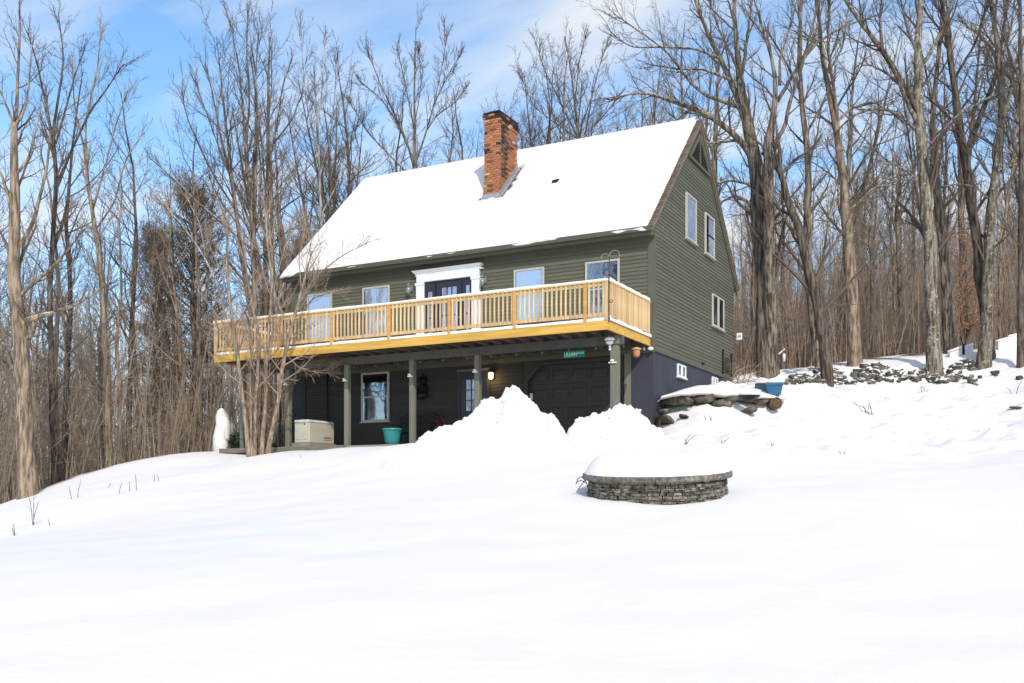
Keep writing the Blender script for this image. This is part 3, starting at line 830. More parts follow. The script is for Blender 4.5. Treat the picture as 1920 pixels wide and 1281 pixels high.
bx('keypad', M_WHITE, house, GX0 + .02, .1, 2.72, GX0 + .09, .15, 2.90)
# small things on the gable foot
for y0 in (6.55, 7.55):
    bx('vent_pipe', M_DARK, house, .03, y0, 3.95, .07, y0 + .05, 4.75)
bx('vent_hood', M_DARK, house, .024, 4.3, 4.0, .06, 4.5, 4.06)
bx('utility_box', M_SIDING_LOW, house, .022, 6.9, 4.1, .09, 7.35, 4.5)

# ------------------------------------------------------------------ the deck
DXL, DXR, DY = -12.66, -.06, -3.0
deck = thing('deck', 'raised wooden deck with fresh yellow lumber railing along the house front', 'deck', (-6.3, -1.5, 1.43))
for x0, x1 in ((DXL, -9.1), (-9.098, -5.4), (-5.398, -1.9), (-1.898, DXR)):
    bx('rim_board', M_RIM, deck, x0, DY, 3.965, x1, DY + .04, 4.185)
bx('rim_board', M_RIM, deck, DXR - .04, DY + .041, 3.965, DXR, -.05, 4.185)
bx('rim_board', M_RIM, deck, DXL, DY + .041, 3.965, DXL + .04, -.05, 4.185)
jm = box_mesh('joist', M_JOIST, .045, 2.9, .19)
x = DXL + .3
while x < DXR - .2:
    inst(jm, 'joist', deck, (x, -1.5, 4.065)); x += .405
bm_ = box_mesh('deck_board', M_WOOD, DXR - DXL - .02, .135, .03)
y = DY + .07
while y < -.06:
    inst(bm_, 'deck_board', deck, ((DXL + DXR) / 2, y, 4.202)); y += .142
bx('beam', M_BEAM, deck, -12.6, -2.06, 3.755, -.06, -1.94, 3.965)
bx('beam', M_BEAM, deck, -12.6, -1.935, 3.76, -.10, -1.88, 3.962)
POSTX = [-12.45, -10.67, -8.5, -6.27, -4.2, -.28]
for k, x in enumerate(POSTX):
    w_ = .2 if k == 5 else .15
    p_ = bx('post', M_POST, deck, x - w_ / 2, -2.0 - w_ / 2, 1.425, x + w_ / 2, -2.0 + w_ / 2, 3.753 if k < 5 else 3.753, .012)
    zc = 3.28
    bx('bracket', M_WHITE, p_, x - w_ / 2 - .02, -2.0 - w_ / 2 - .05, zc, x + w_ / 2 - .02, -2.0 - w_ / 2 - .002, zc + .03)
    MB().lathe([(.02, 0), (.055, .02), (.05, .045), (.02, .06)], (x - .02, -2.0 - w_ / 2 - .05, zc + .03), 8).build('snow_cap', SNOW, p_)
bx('post_cap', M_POST, deck, -.42, -2.14, 3.754, -.14, -1.86, 3.964)
# light strings tags hanging under the corner (joist hangers)
hg = box_mesh('hanger', M_FLASH, .05, .012, .10)
x = DXL + .5
while x < DXR: inst(hg, 'hanger', deck, (x + .02, -.07, 4.03)); x += .81
# railing
rail_f = bx('railing', M_BAL, deck, DXL + .02, DY + .02, 4.30, DXR - .02, DY + .06, 4.385)
def top_rails(parent, x0, y0, x1, y1):
    horizontal = abs(x1 - x0) > abs(y1 - y0)
    if horizontal:
        bx('top_rail', M_BAL, parent, x0, y0 + .02, 5.02, x1, y0 + .06, 5.11)
        bx('cap_rail', M_BAL, parent, x0 - .02, y0 - .02, 5.111, x1 + .02, y0 + .12, 5.145)
    else:
        bx('top_rail', M_BAL, parent, x0 - .06, y0, 5.02, x0 - .02, y1, 5.11)
        bx('cap_rail', M_BAL, parent, x0 - .12, y0, 5.111, x0 + .02, y1, 5.145)
top_rails(rail_f, DXL, DY, DXR, DY)
balm = box_mesh('baluster', M_BAL, .038, .038, .80)
railposts = [-.66, -2.58, -4.49, -6.38, -8.3, -10.2, -12.0]
x = DXL + .13
while x < DXR - .12:
    if min(abs(x - q) for q in railposts) > .06:
        inst(balm, 'baluster', rail_f, (x, DY + .0, 4.70), (0, 0, random.uniform(-.03, .03)))
    x += .1235
for x in railposts + [DXL + .06, DXR - .05]:
    big = x in (DXL + .06, DXR - .05)
    bx('rail_post', M_WOOD if not big else M_BAL, rail_f, x - .045, DY - .012 if not big else DY - .02, 4.19, x + .045, DY + .075, 5.11, .006)
rail_r = bx('railing', M_BAL, deck, DXR - .06, DY + .1, 4.30, DXR - .02, -.03, 4.385)
top_rails(rail_r, DXR, DY + .13, DXR, -.03)
y = DY + .14
while y < -.06:
    if abs(y + 1.5) > .05: inst(balm, 'baluster', rail_r, (DXR + .0, y, 4.70)); 
    y += .118
bx('rail_post', M_WOOD, rail_r, DXR - .09, -1.56, 4.19, DXR + .012, -1.47, 5.11)
rail_l = bx('railing', M_BAL, deck, DXL + .02, DY + .1, 4.30, DXL + .06, -.03, 4.385)
bx('top_rail', M_BAL, rail_l, DXL + .02, DY + .13, 5.02, DXL + .06, -.03, 5.11)
bx('cap_rail', M_BAL, rail_l, DXL - .02, DY + .13, 5.111, DXL + .12, -.03, 5.145)
y = DY + .14
while y < -.06: inst(balm, 'baluster', rail_l, (DXL, y, 4.70)); y += .1235
# snow on the cap rail and on the deck edge
def snow_ridge(parent, p0, p1, w, h, seed, name='snow_strip', step=.1, taper=0):
    p0, p1 = np.array(p0, float), np.array(p1, float)
    n = max(3, int(np.linalg.norm(p1 - p0) / step)); t = np.linspace(0, 1, n)[:, None]
    c = p0 + (p1 - p0) * t; dr = (p1 - p0) / np.linalg.norm(p1 - p0); sd = np.array([-dr[1], dr[0], 0])
    hh = h * (1 + .22 * noise2(t[:, 0] * 20, t[:, 0] * 0, seed, 1)) ; ww = w * (1 + .05 * noise2(t[:, 0] * 23, t[:, 0] * 0, seed + 1, 1))
    if taper: hh = hh * np.clip((1 - t[:, 0]) / taper, .15, 1)
    prof = [(-.5, 0), (-.5, .55), (-.32, .95), (0, 1.05), (.32, .95), (.5, .55), (.5, 0)]
    V = np.stack([c + sd * (a * ww)[:, None] + np.array([0, 0, 1]) * (b_ * hh)[:, None] for a, b_ in prof], 1)
    idx = np.arange(n * 7).reshape(n, 7)
    Q = np.stack([idx[:-1, :-1], idx[1:, :-1], idx[1:, 1:], idx[:-1, 1:]], -1).reshape(-1, 4)
    Vf = V.reshape(-1, 3)
    caps = [(0, 1, 2, 3), (3, 4, 5, 0), (0, 5, 6, 0)]
    o = np_obj(name, Vf, Q[:, ::-1], SNOW, parent)
    return o
snow_ridge(deck, (DXL - .02, DY + .05, 5.146), (DXR + .02, DY + .05, 5.146), .13, .055, 51)
snow_ridge(deck, (DXR - .05, DY + .0, 5.146), (DXR - .05, -.1, 5.146), .13, .085, 53)
snow_ridge(deck, (DXL + .05, DY + .13, 5.146), (DXL + .05, -.1, 5.146), .13, .06, 55)
snow_ridge(deck, (DXL, DY + .055, 4.187), (DXR, DY + .055, 4.187), .12, .075, 57)
snow_ridge(deck, (DXR - .03, DY + .02, 4.187), (DXR - .03, -.04, 4.187), .13, .10, 59)
sp = MB().box(DXL + .1, DY + .12, 4.219, DXR - .1, -.03, 4.26).build('deck_snow', SNOW, deck)
bx('edging', M_TIMBER, deck, -12.95, -2.52, 1.28, -8.3, -2.32, 1.43, .02)

# ------------------------------------------------------------------ helpers for things standing on the ground
def hit(px, py, d0=12, d1=60):
    """where the sight line through an image point first meets the snow"""
    d = np.arange(d0, d1, .05); u = (px - 960) / FPX * d; z = (930 - py) / FPX * d
    g_ = ground(u, d, True)
    k = np.argmax(g_ >= z)
    return (u[k], d[k], g_[k]) if (g_ >= z).any() else (u[-1], d[-1], g_[-1])
def PG(px, d, dz=0.0):
    u = (px - 960) / FPX * d
    return W(u, d, gz(u, d) + dz)
_ico = None
def rock(name, c, dims, seed, mt, parent=None, rot=0.0, sub=2, amp=.22, sq=.72):
    import bmesh
    bm2 = bmesh.new(); bmesh.ops.create_icosphere(bm2, subdivisions=sub, radius=1)
    V = np.array([v.co[:] for v in bm2.verts]); F = [tuple(v.index for v in f.verts) for f in bm2.faces]; bm2.free()
    r_ = np.random.default_rng(seed)
    V = np.sign(V) * np.abs(V) ** sq
    for k in range(9):
        dd = r_.normal(size=3); dd /= np.linalg.norm(dd); lim_ = r_.uniform(.42, .85)
        pr_ = V @ dd; V = V - np.maximum(pr_ - lim_, 0)[:, None] * dd
    V = V * (1 + amp * r_.uniform(-.5, .5, (len(V), 1)))
    V = V * np.array(dims) / 2
    ca, sa = math.cos(rot), math.sin(rot)
    V = V @ np.array([[ca, sa, 0], [-sa, ca, 0], [0, 0, 1]])
    return np_obj(name, V + np.array(c), np.array(F), mt, parent)
def text_mesh(s, size, mt, extrude=.002):
    cu = bpy.data.curves.new('lettering', 'FONT'); cu.body = s; cu.size = size; cu.extrude = extrude
    cu.align_x = 'CENTER'; cu.align_y = 'CENTER'
    o = bpy.data.objects.new('tmp', cu); link(o)
    dg = bpy.context.evaluated_depsgraph_get()
    me = bpy.data.meshes.new_from_object(o.evaluated_get(dg)); me.name = 'lettering'
    me.materials.clear(); me.materials.append(mt)
    bpy.data.objects.remove(o); return me

# ------------------------------------------------------------------ things on and round the house
def lantern(X, label):
    t = thing('wall_lantern', label, 'lantern', (X, -.04, 6.15), 'glass globe lanterns beside the front door')
    bx('back_plate', M_BRASS, t, X - .05, -.05, 6.14, X + .05, -.0225, 6.34)
    MB().tube([(X, -.05, 6.3), (X, -.12, 6.40), (X, -.19, 6.37), (X, -.2, 6.27)], .012, 6).build('scroll_arm', M_BRASS, t, True)
    MB().lathe([(.02, 0), (.055, .04), (.075, .11), (.055, .18), (.025, .23)], (X, -.2, 6.03), 14).build('globe', mat('lantern glass', (.20, .23, .23), .12, .2, 12, spec=.8), t, True)
    MB().lathe([(.05, 0), (.06, .02), (.012, .08)], (X, -.2, 6.265), 10).build('cap', M_BRASS, t)
lantern(-7.62, 'glass globe wall lantern left of the white front door surround')
lantern(-5.08, 'glass globe wall lantern right of the white front door surround')

t = thing('porch_lamp', 'lit amber porch lamp on the dark wall under the deck', 'lamp', (-4.84, -.03, 3.4))
bx('back_plate', M_DARK, t, -4.89, -.03, 3.36, -4.79, -.004, 3.56)
MB().lathe([(.03, 0), (.06, .03), (.075, .17), (.055, .19)], (-4.84, -.12, 3.34), 10).build('bulb', M_LIT, t, True)
MB().lathe([(.09, 0), (.085, .02), (.02, .08)], (-4.84, -.12, 3.545), 10).build('hood', M_DARK, t)
MB().tube([(-4.84, -.02, 3.5), (-4.84, -.12, 3.6)], .01, 5).build('arm', M_DARK, t)
lp = bpy.data.lights.new('lamp_glow', 'POINT'); lp.energy = 6; lp.color = (1, .62, .25); lp.shadow_soft_size = .05
lpo = bpy.data.objects.new('lamp_glow', lp); link(lpo); lpo.location = (-4.84, -.26, 3.36)

c0, c1 = onY(1057, 664, -2.02), onY(1096.5, 664, -2.02)
t = thing('street_sign', 'green street name sign hanging under the deck beam above the garage door', 'sign', ((c0[0] + c1[0]) / 2, -2.02, 3.6))
SX0, SX1 = c0[0], c1[0]; SZ0, SZ1 = 3.50, 3.67
bx('sign_plate', M_SIGN, t, SX0, -2.03, SZ0, SX1, -2.022, SZ1, .002)
tm = text_mesh('LILLIAN', .135, M_SIGNTXT); wdt = max(v.co.x for v in tm.vertices) - min(v.co.x for v in tm.vertices)
s_ = (SX1 - SX0) * .58 / wdt
inst(tm, 'lettering', t, (SX0 + (SX1 - SX0) * .34, -2.034, (SZ0 + SZ1) / 2 - .003), (math.radians(90), 0, 0), (s_, 1, 1))
tm = text_mesh('PLACE', .07, M_SIGNTXT); wdt = max(v.co.x for v in tm.vertices) - min(v.co.x for v in tm.vertices)
s_ = (SX1 - SX0) * .30 / wdt
inst(tm, 'lettering', t, (SX0 + (SX1 - SX0) * .81, -2.034, (SZ0 + SZ1) / 2 + .02), (math.radians(90), 0, 0), (s_, 1, 1))
for f_ in (.15, .85): MB().tube([(SX0 + (SX1 - SX0) * f_, -2.026, SZ1), (SX0 + (SX1 - SX0) * f_, -2.0, 3.757)], .006, 4).build('hanger', M_DARK, t)

q = onX = None
# birdhouse jug under the deck edge
bxp = (-.12, -.94, 3.56)
t = thing('hanging_jug', 'orange terracotta bird jug hanging under the right end of the deck', 'birdhouse', bxp)
j_ = MB().lathe([(.045, 0), (.08, .03), (.095, .10), (.09, .17), (.08, .20)], bxp, 16).build('jug', M_TERRA, t, True)
MB().lathe([(.08, .0), (.125, .012), (.125, .035), (.07, .05), (.02, .07)], (bxp[0], bxp[1], bxp[2] + .19), 16).build('lid', mat('pale terracotta', (.68, .42, .22), .7), t, True)
MB().lathe([(.022, 0), (.022, .012)], (0, 0, 0), 10).build('entrance_hole', M_DARK, t)
eh = bpy.data.objects['entrance_hole']; eh.location = (.05, -.075, .14); eh.rotation_euler = (math.radians(90), 0, math.radians(33))
MB().tube([(bxp[0], bxp[1], bxp[2] + .25), (bxp[0], bxp[1], 3.97)], .006, 4).build('hook', M_DARK, t)

fc = onY(1143, 640, -2.2)
t = thing('floodlight', 'white snow topped floodlight on the beam beside the corner post', 'floodlight', fc)
MB().lathe([(.04, 0), (.095, .03), (.10, .06), (.07, .08)], (fc[0], fc[1], fc[2] - .08), 12, .8).build('lamp_head', M_WHITE, t, True)
MB().lathe([(.12, 0), (.135, .025), (.10, .07), (.03, .09)], (fc[0], fc[1], fc[2] + .02), 12, .8).build('snow_cap', SNOW, t, True)
MB().tube([(fc[0], fc[1], fc[2] - .02), (fc[0], -2.06, fc[2] - .02)], .02, 6).build('arm', M_WHITE, t)
bx('sensor', M_WHITE, t, fc[0] - .02, fc[1] + .0, fc[2] - .22, fc[0] + .02, fc[1] + .05, fc[2] - .10)
t = thing('security_light', 'small white light fixture at the house corner under the deck end', 'light', (-.03, -.12, 3.88))
MB().lathe([(.03, 0), (.075, .02), (.08, .06), (.04, .09)], (-.03, -.12, 3.84), 12).build('lamp_head', M_WHITE, t, True)
MB().tube([(-.03, -.12, 3.88), (-.03, -.04, 3.86)], .015, 6).build('arm', M_WHITE, t)
MB().lathe([(.02, 0), (.03, .03), (.02, .08)], (-.2, -.15, 3.85), 8).build('sensor', M_WHITE, t, True)

# plant hook pole at the deck corner
hx, hy = DXR + .035, DY - .04
t = thing('plant_hook_pole', 'thin black shepherd hook pole fixed to the deck corner post', 'plant hook', (hx, hy, 4.2))
MB().tube([(hx, hy, 4.12), (hx, hy, 4.9), (hx + .01, hy, 5.68)], .013, 6).build('pole', mat('rusty rod', (.06, .035, .025), .7), t)
a_ = np.linspace(math.pi, -.8, 12)
MB().tube([(hx + .14 + .13 * math.cos(q_), hy, 5.69 + .13 * math.sin(q_)) for q_ in a_], .008, 5).build('hook', M_BRASS, t)
a_ = np.linspace(0, math.pi * 1.3, 9)
MB().tube([(hx - .1 + .1 * math.cos(q_), hy, 5.69 + .07 * math.sin(q_)) for q_ in a_], .007, 5).build('hook', M_BRASS, t)
a_ = np.linspace(0, 2 * math.pi, 11)
MB().tube([(hx + .055 + .035 * math.cos(q_), hy, 4.62 + .035 * math.sin(q_)) for q_ in a_], .009, 5).build('clamp_ring', M_DARK, t)

# generator
gx0, gx1, gy0, gy1, gz0, gz1 = -10.36, -9.80, -2.1, -.95, 1.56, 2.22
t = thing('standby_generator', 'beige standby generator cabinet under the left end of the deck', 'generator', ((gx0 + gx1) / 2, (gy0 + gy1) / 2, 1.43))
cab = MB().box(gx0, gy0, gz0, gx1, gy1, gz1 - .06).build('cabinet', M_BEIGE, t, bevel=.015)
MB().add([(gx0 - .015, gy0 - .02, gz1 - .058), (gx1 + .02, gy0 - .02, gz1 - .058), (gx1 + .02, gy1 + .02, gz1 - .058), (gx0 - .015, gy1 + .02, gz1 - .058),
          (gx0 + .02, gy0 + .0, gz1 + .02), (gx1 - .05, gy0 + .0, gz1 + .02), (gx1 - .05, gy1, gz1 + .02), (gx0 + .02, gy1, gz1 + .02)],
         [(0, 3, 2, 1), (4, 5, 6, 7), (0, 1, 5, 4), (1, 2, 6, 5), (2, 3, 7, 6), (3, 0, 4, 7)]).build('lid', M_BEIGE2, t, bevel=.01)
bx('base', M_CONC, t, gx0 - .05, gy0 - .05, 1.426, gx1 + .05, gy1 + .05, gz0 - .002)
for c_ in (0, 1):
    for k in range(11):
        zz = gz0 + .10 + k * .034
        x0 = gx0 + .07 + c_ * .22
        MB().add([(x0, gy0 - .001, zz), (x0 + .17, gy0 - .001, zz), (x0 + .17, gy0 - .016, zz + .008), (x0, gy0 - .016, zz + .008), (x0, gy0 - .001, zz + .026), (x0 + .17, gy0 - .001, zz + .026)],
                 [(0, 1, 2, 3), (3, 2, 5, 4), (0, 3, 4), (1, 5, 2)]).build('louvre', M_BEIGE2, cab)
bx('lock', M_DARK, t, gx0 + .36, gy0 - .012, gz1 - .13, gx0 + .40, gy0 - .001, gz1 - .09)
tm = text_mesh('GENERAC', .085, mat('brown lettering', (.09, .03, .02), .5))
inst(tm, 'lettering', t, (gx1 + .004, gy1 - .30, gz0 + .17), (math.radians(90), 0, math.radians(90)), (1.0, 1, 1))
bx('stripe', mat('rust stripe', (.35, .16, .05), .5), t, gx1 + .001, gy1 - .48, gz0 + .09, gx1 + .003, gy1 - .12, gz0 + .11)
cpx = onX_ = -10.75
MB().tube([(-10.77, -.05, 3.85), (-10.77, -.05, 2.7), (-10.74, -.06, 2.35), (-10.6, -.4, 2.1), (-10.3, -.8, 2.0)], .022, 6).build('power_conduit', M_DARK, None, True)
tag(bpy.data.objects['power_conduit'], 'black conduit running down the wall to the beige generator', 'conduit')

# pots, bench, wall planter
def pot(name, label, cat, c, r, h, mt, group=None, fill=None, prof=None):
    t = thing(name, label, cat, c, group)
    prof = prof or [(.62 * r, 0), (.8 * r, .3 * h), (.95 * r, .8 * h), (r, .88 * h), (1.06 * r, .9 * h), (1.06 * r, h), (.95 * r, h), (.9 * r, .9 * h)]
    MB().lathe(prof, c, 22, cap=True).build('pot', mt, t, True)
    return t
pc = (-7.33, -1.45, 1.43)
t = pot('flower_pot', 'large turquoise glazed pot beside the deck post', 'pot', pc, .27, .50, M_TEAL)
MB().lathe([(.26, .46), (.2, .5), (.05, .52)], pc, 16).build('soil', mat('dark soil', (.03, .022, .018), 1), t, True)
mbt = MB()
for k in range(16):
    a = random.uniform(0, 6.28); r0 = random.uniform(.02, .18)
    p0 = np.array([pc[0] + r0 * math.cos(a), pc[1] + r0 * math.sin(a), pc[2] + .48])
    mbt.tube([p0, p0 + [.05 * math.cos(a), .05 * math.sin(a), .12], p0 + [.13 * math.cos(a), .13 * math.sin(a), random.uniform(.08, .2)]], [.012, .008, .003], 4)
mbt.build('dead_stems', M_DARK, t)
pc = (-6.83, -1.15, 1.43)
t = pot('flower_pot', 'small black pot between the turquoise pot and the bench', 'pot', pc, .15, .32, M_PLASTIC)
MB().lathe([(.13, .28), (.12, .34), (.03, .36)], pc, 14).build('soil', mat('dark soil', (.03, .022, .018), 1), t, True)

bX0, bX1, bYb, bYf, b0 = -7.80, -6.42, -.32, -.80, 1.43
t = thing('garden_bench', 'black cast iron garden bench with a double arched back', 'bench', ((bX0 + bX1) / 2, (bYb + bYf) / 2, b0))
fr = MB()
for a0, a1 in ((bX0, (bX0 + bX1) / 2), ((bX0 + bX1) / 2, bX1)):
    s = np.linspace(0, 1, 9)
    fr.tube([(a0 + (a1 - a0) * q_, bYb, b0 + .86 + .16 * math.sin(math.pi * q_)) for q_ in s], .018, 5)
    fr.tube([(a0 + (a1 - a0) * (.2 + .6 * q_), bYb, b0 + .80 + .12 * math.sin(math.pi * q_)) for q_ in s], .011, 5)
fr.tube([(bX0, bYb, b0 + .74), (bX1, bYb, b0 + .74)], .014, 5).tube([(bX0, bYb, b0 + .46), (bX1, bYb, b0 + .46)], .014, 5)
for x in np.linspace(bX0 + .06, bX1 - .06, 14):
    fr.tube([(x, bYb, b0 + .46), (x + .03, bYb, b0 + .6), (x - .02, bYb, b0 + .74)], .009, 4)
    fr.tube([(x + .03, bYb, b0 + .74), (x, bYb, b0 + .84)], .008, 4)
fr.build('backrest', M_DARK, t)
for k in range(6):
    y = bYb - .04 - k * .08
    bx('slat', M_DARK, t, bX0, y - .03, b0 + .42, bX1, y + .03, b0 + .44)
for x in (bX0, bX1):
    MB().tube([(x, bYf, b0), (x, bYf + .02, b0 + .25), (x, bYf, b0 + .43), (x, bYf - .02, b0 + .66), (x, bYf + .2, b0 + .68), (x, bYb, b0 + .64)], .02, 5).build('armrest', M_DARK, t)
    MB().tube([(x, bYb + .03, b0), (x, bYb, b0 + .45), (x, bYb, b0 + .87)], .02, 5).build('leg', M_DARK, t)

wpx, wpz = -7.19, 2.9
t = thing('wall_planter', 'black iron wall planter with trailing foliage above the bench', 'wall planter', (wpx, -.06, wpz))
mb = MB()
for cz, r_ in ((wpz + .55, .13), (wpz + .30, .17)):
    mb.tube([(wpx + r_ * math.cos(a), -.05, cz + r_ * math.sin(a)) for a in np.linspace(0, 6.2832, 15)], .012, 5)
mb.tube([(wpx, -.05, wpz), (wpx, -.05, wpz + .78)], .012, 5)
mb.build('bracket', M_DARK, t)
MB().lathe([(.12, 0), (.19, .05), (.21, .13), (.2, .14)], (wpx, -.16, wpz - .02), 14, .6).build('basket', M_DARK, t)
def leaf_ball(name, c, rad, n, size, mt, parent, seed=1, flat=1.0):
    r_ = np.random.default_rng(seed)
    dirs = r_.normal(size=(n, 3)); dirs /= np.linalg.norm(dirs, axis=1, keepdims=True)
    p = np.array(c) + dirs * (r_.uniform(.3, 1, (n, 1)) ** .6) * np.array(rad)
    a = r_.normal(size=(n, 3)); a /= np.linalg.norm(a, axis=1, keepdims=True); b_ = np.cross(a, dirs); b_ /= np.linalg.norm(b_, axis=1, keepdims=True) + 1e-6
    s1 = size * r_.uniform(.6, 1.3, (n, 1))
    V = np.stack([p - a * s1, p + b_ * s1 * .45, p + a * s1, p - b_ * s1 * .45], 1).reshape(-1, 3)
    return np_obj(name, V, np.arange(n * 4).reshape(n, 4), mt, parent)
M_LEAFD = mat('dark evergreen leaf', (.016, .024, .012), .6, .3, 9, obj_var=.1)
leaf_ball('foliage', (wpx, -.12, wpz + .52), (.14, .07, .14), 240, .035, M_LEAFD, t, 3)
leaf_ball('foliage', (wpx, -.13, wpz + .28), (.18, .08, .16), 320, .035, M_LEAFD, t, 4)
leaf_ball('foliage', (wpx, -.16, wpz + .12), (.2, .1, .07), 200, .035, M_LEAFD, t, 5)
t = thing('dry_plant', 'reddish dry plant standing at the right end of the bench', 'plant', (-6.18, -.7, 1.43))
MB().lathe([(.10, 0), (.14, .3)], (-6.18, -.7, 1.43), 12).build('pot', M_PLASTIC, t)
leaf_ball('foliage', (-6.18, -.7, 2.02), (.2, .15, .28), 260, .04, mat('dry red leaf', (.15, .04, .025), .8), t, 7)

# number plaque by the rear corner
t = thing('number_plaque', 'small white plaque with dark figures on the rear corner of the house', 'plaque', (.06, 7.98, 5.35))
bx('arm', M_DARK, t, .03, 7.97, 5.33, .12, 7.99, 5.36)
MB().box(.12, 7.93, 5.23, .31, 7.955, 5.46).build('plate', M_WHITE, t, bevel=.01)
tm = text_mesh('60', .12, M_DARK); inst(tm, 'lettering', t, (.215, 7.925, 5.345), (math.radians(90), 0, 0))

# ------------------------------------------------------------------ round stone planter in the lawn
pit_d = 15.2
pcu = (1232 - 960) / FPX * pit_d
pz = (930 - 944) / FPX * pit_d
PC = W(pcu, pit_d, pz)
RAD = (1361 - 1102) / 2 / FPX * pit_d * 1.0
pit = thing('stone_fire_ring', 'round stacked stone fire ring with a cap course under a dome of snow', 'fire pit', PC)
MT = Matrix.Translation(Vector(PC)) @ Matrix.Rotation(TH, 4, 'Z') @ Matrix.Rotation(math.radians(5.2), 4, 'X') @ Matrix.Rotation(math.radians(-1.6), 4, 'Y')
def tpt(p): return np.array(MT @ Vector(tuple(float(c) for c in p)))
MB0 = MB(); MB0.lathe([(RAD - .09, -.25), (RAD - .05, 0), (RAD - .05, .39)], (0, 0, 0), 40)
MB0.v = [tuple(tpt(p)) for p in MB0.v]
core = MB0.build('wall', mat('dark joint', (.03, .027, .022), 1), pit)
rr = random.Random(4)
zc = -.12
while zc < .385:
    h = rr.choice([.03, .04, .045, .055]); h = min(h, .402 - zc)
    a = rr.uniform(0, .1)
    while a < 2 * math.pi:
        w_ = rr.uniform(.09, .26) / RAD
        if math.sin(a + w_ / 2) < .25:                      # the side that shows
            ro = RAD + rr.uniform(-.035, .02); ri = RAD - .1
            v_ = []
            g_ = .008 / RAD
            for zz in (zc + .004, zc + h - .004):
                for rr_, aa in ((ri, a + g_), (ro, a + g_), (ro + rr.uniform(-.008, .008), a + w_ / 2), (ro, a + w_ - g_), (ri, a + w_ - g_)):
                    v_.append(tpt((rr_ * math.cos(aa), rr_ * math.sin(aa), zz + rr.uniform(-.003, .003))))
            MB().add(v_, [(0, 4, 3, 2, 1), (5, 6, 7, 8, 9), (0, 1, 6, 5), (1, 2, 7, 6), (2, 3, 8, 7), (3, 4, 9, 8), (4, 0, 5, 9)]).build('stone', M_STONEP, core)
        a += w_
    zc += h
a = 0.1
while a < 2 * math.pi:
    w_ = rr.uniform(.38, .5) / RAD
    v_ = []; n_ = 4
    for k in range(n_ + 1):
        aa = a + .004 + (w_ - .008) * k / n_
        for rr_, zz in ((RAD - .22, .402), (RAD + .065, .402), (RAD + .08, .425), (RAD + .072, .482), (RAD + .05, .492), (RAD - .22, .492)):
            v_.append(tpt((rr_ * math.cos(aa), rr_ * math.sin(aa), zz + rr.uniform(-.002, .002))))
    fs = [tuple(range(6)), tuple(n_ * 6 + k for k in range(5, -1, -1))]
    for k in range(n_):
        for j in range(6): fs.append((k * 6 + j, (k + 1) * 6 + j, (k + 1) * 6 + (j + 1) % 6, k * 6 + (j + 1) % 6))
    MB().add(v_, fs).build('cap_stone', M_CAP, pit)
    a += w_
nr, na = 16, 56
V = []
for i in range(nr + 1):
    r_ = (RAD + .045) * i / nr
    for k in range(na):
        aa = 2 * math.pi * k / na
        h_ = .49 + .33 * (1 - (i / nr) ** 6) + .03 * float(noise2(np.array([r_ * math.cos(aa)]), np.array([r_ * math.sin(aa)]), 61, 3)[0]) * (1 - (i / nr) ** 6)
        if i == nr: h_ = .485
        V.append(tpt((r_ * math.cos(aa), r_ * math.sin(aa) , h_ + .05 * math.sin(aa) * (i / nr) * (1 - (i / nr) ** 4))))
Q = [(i * na + k, i * na + (k + 1) % na, (i + 1) * na + (k + 1) % na, (i + 1) * na + k) for i in range(nr) for k in range(na)]
np_obj('snow_dome', np.array(V), np.array(Q)[:, ::-1], SNOW, pit, smooth=True)

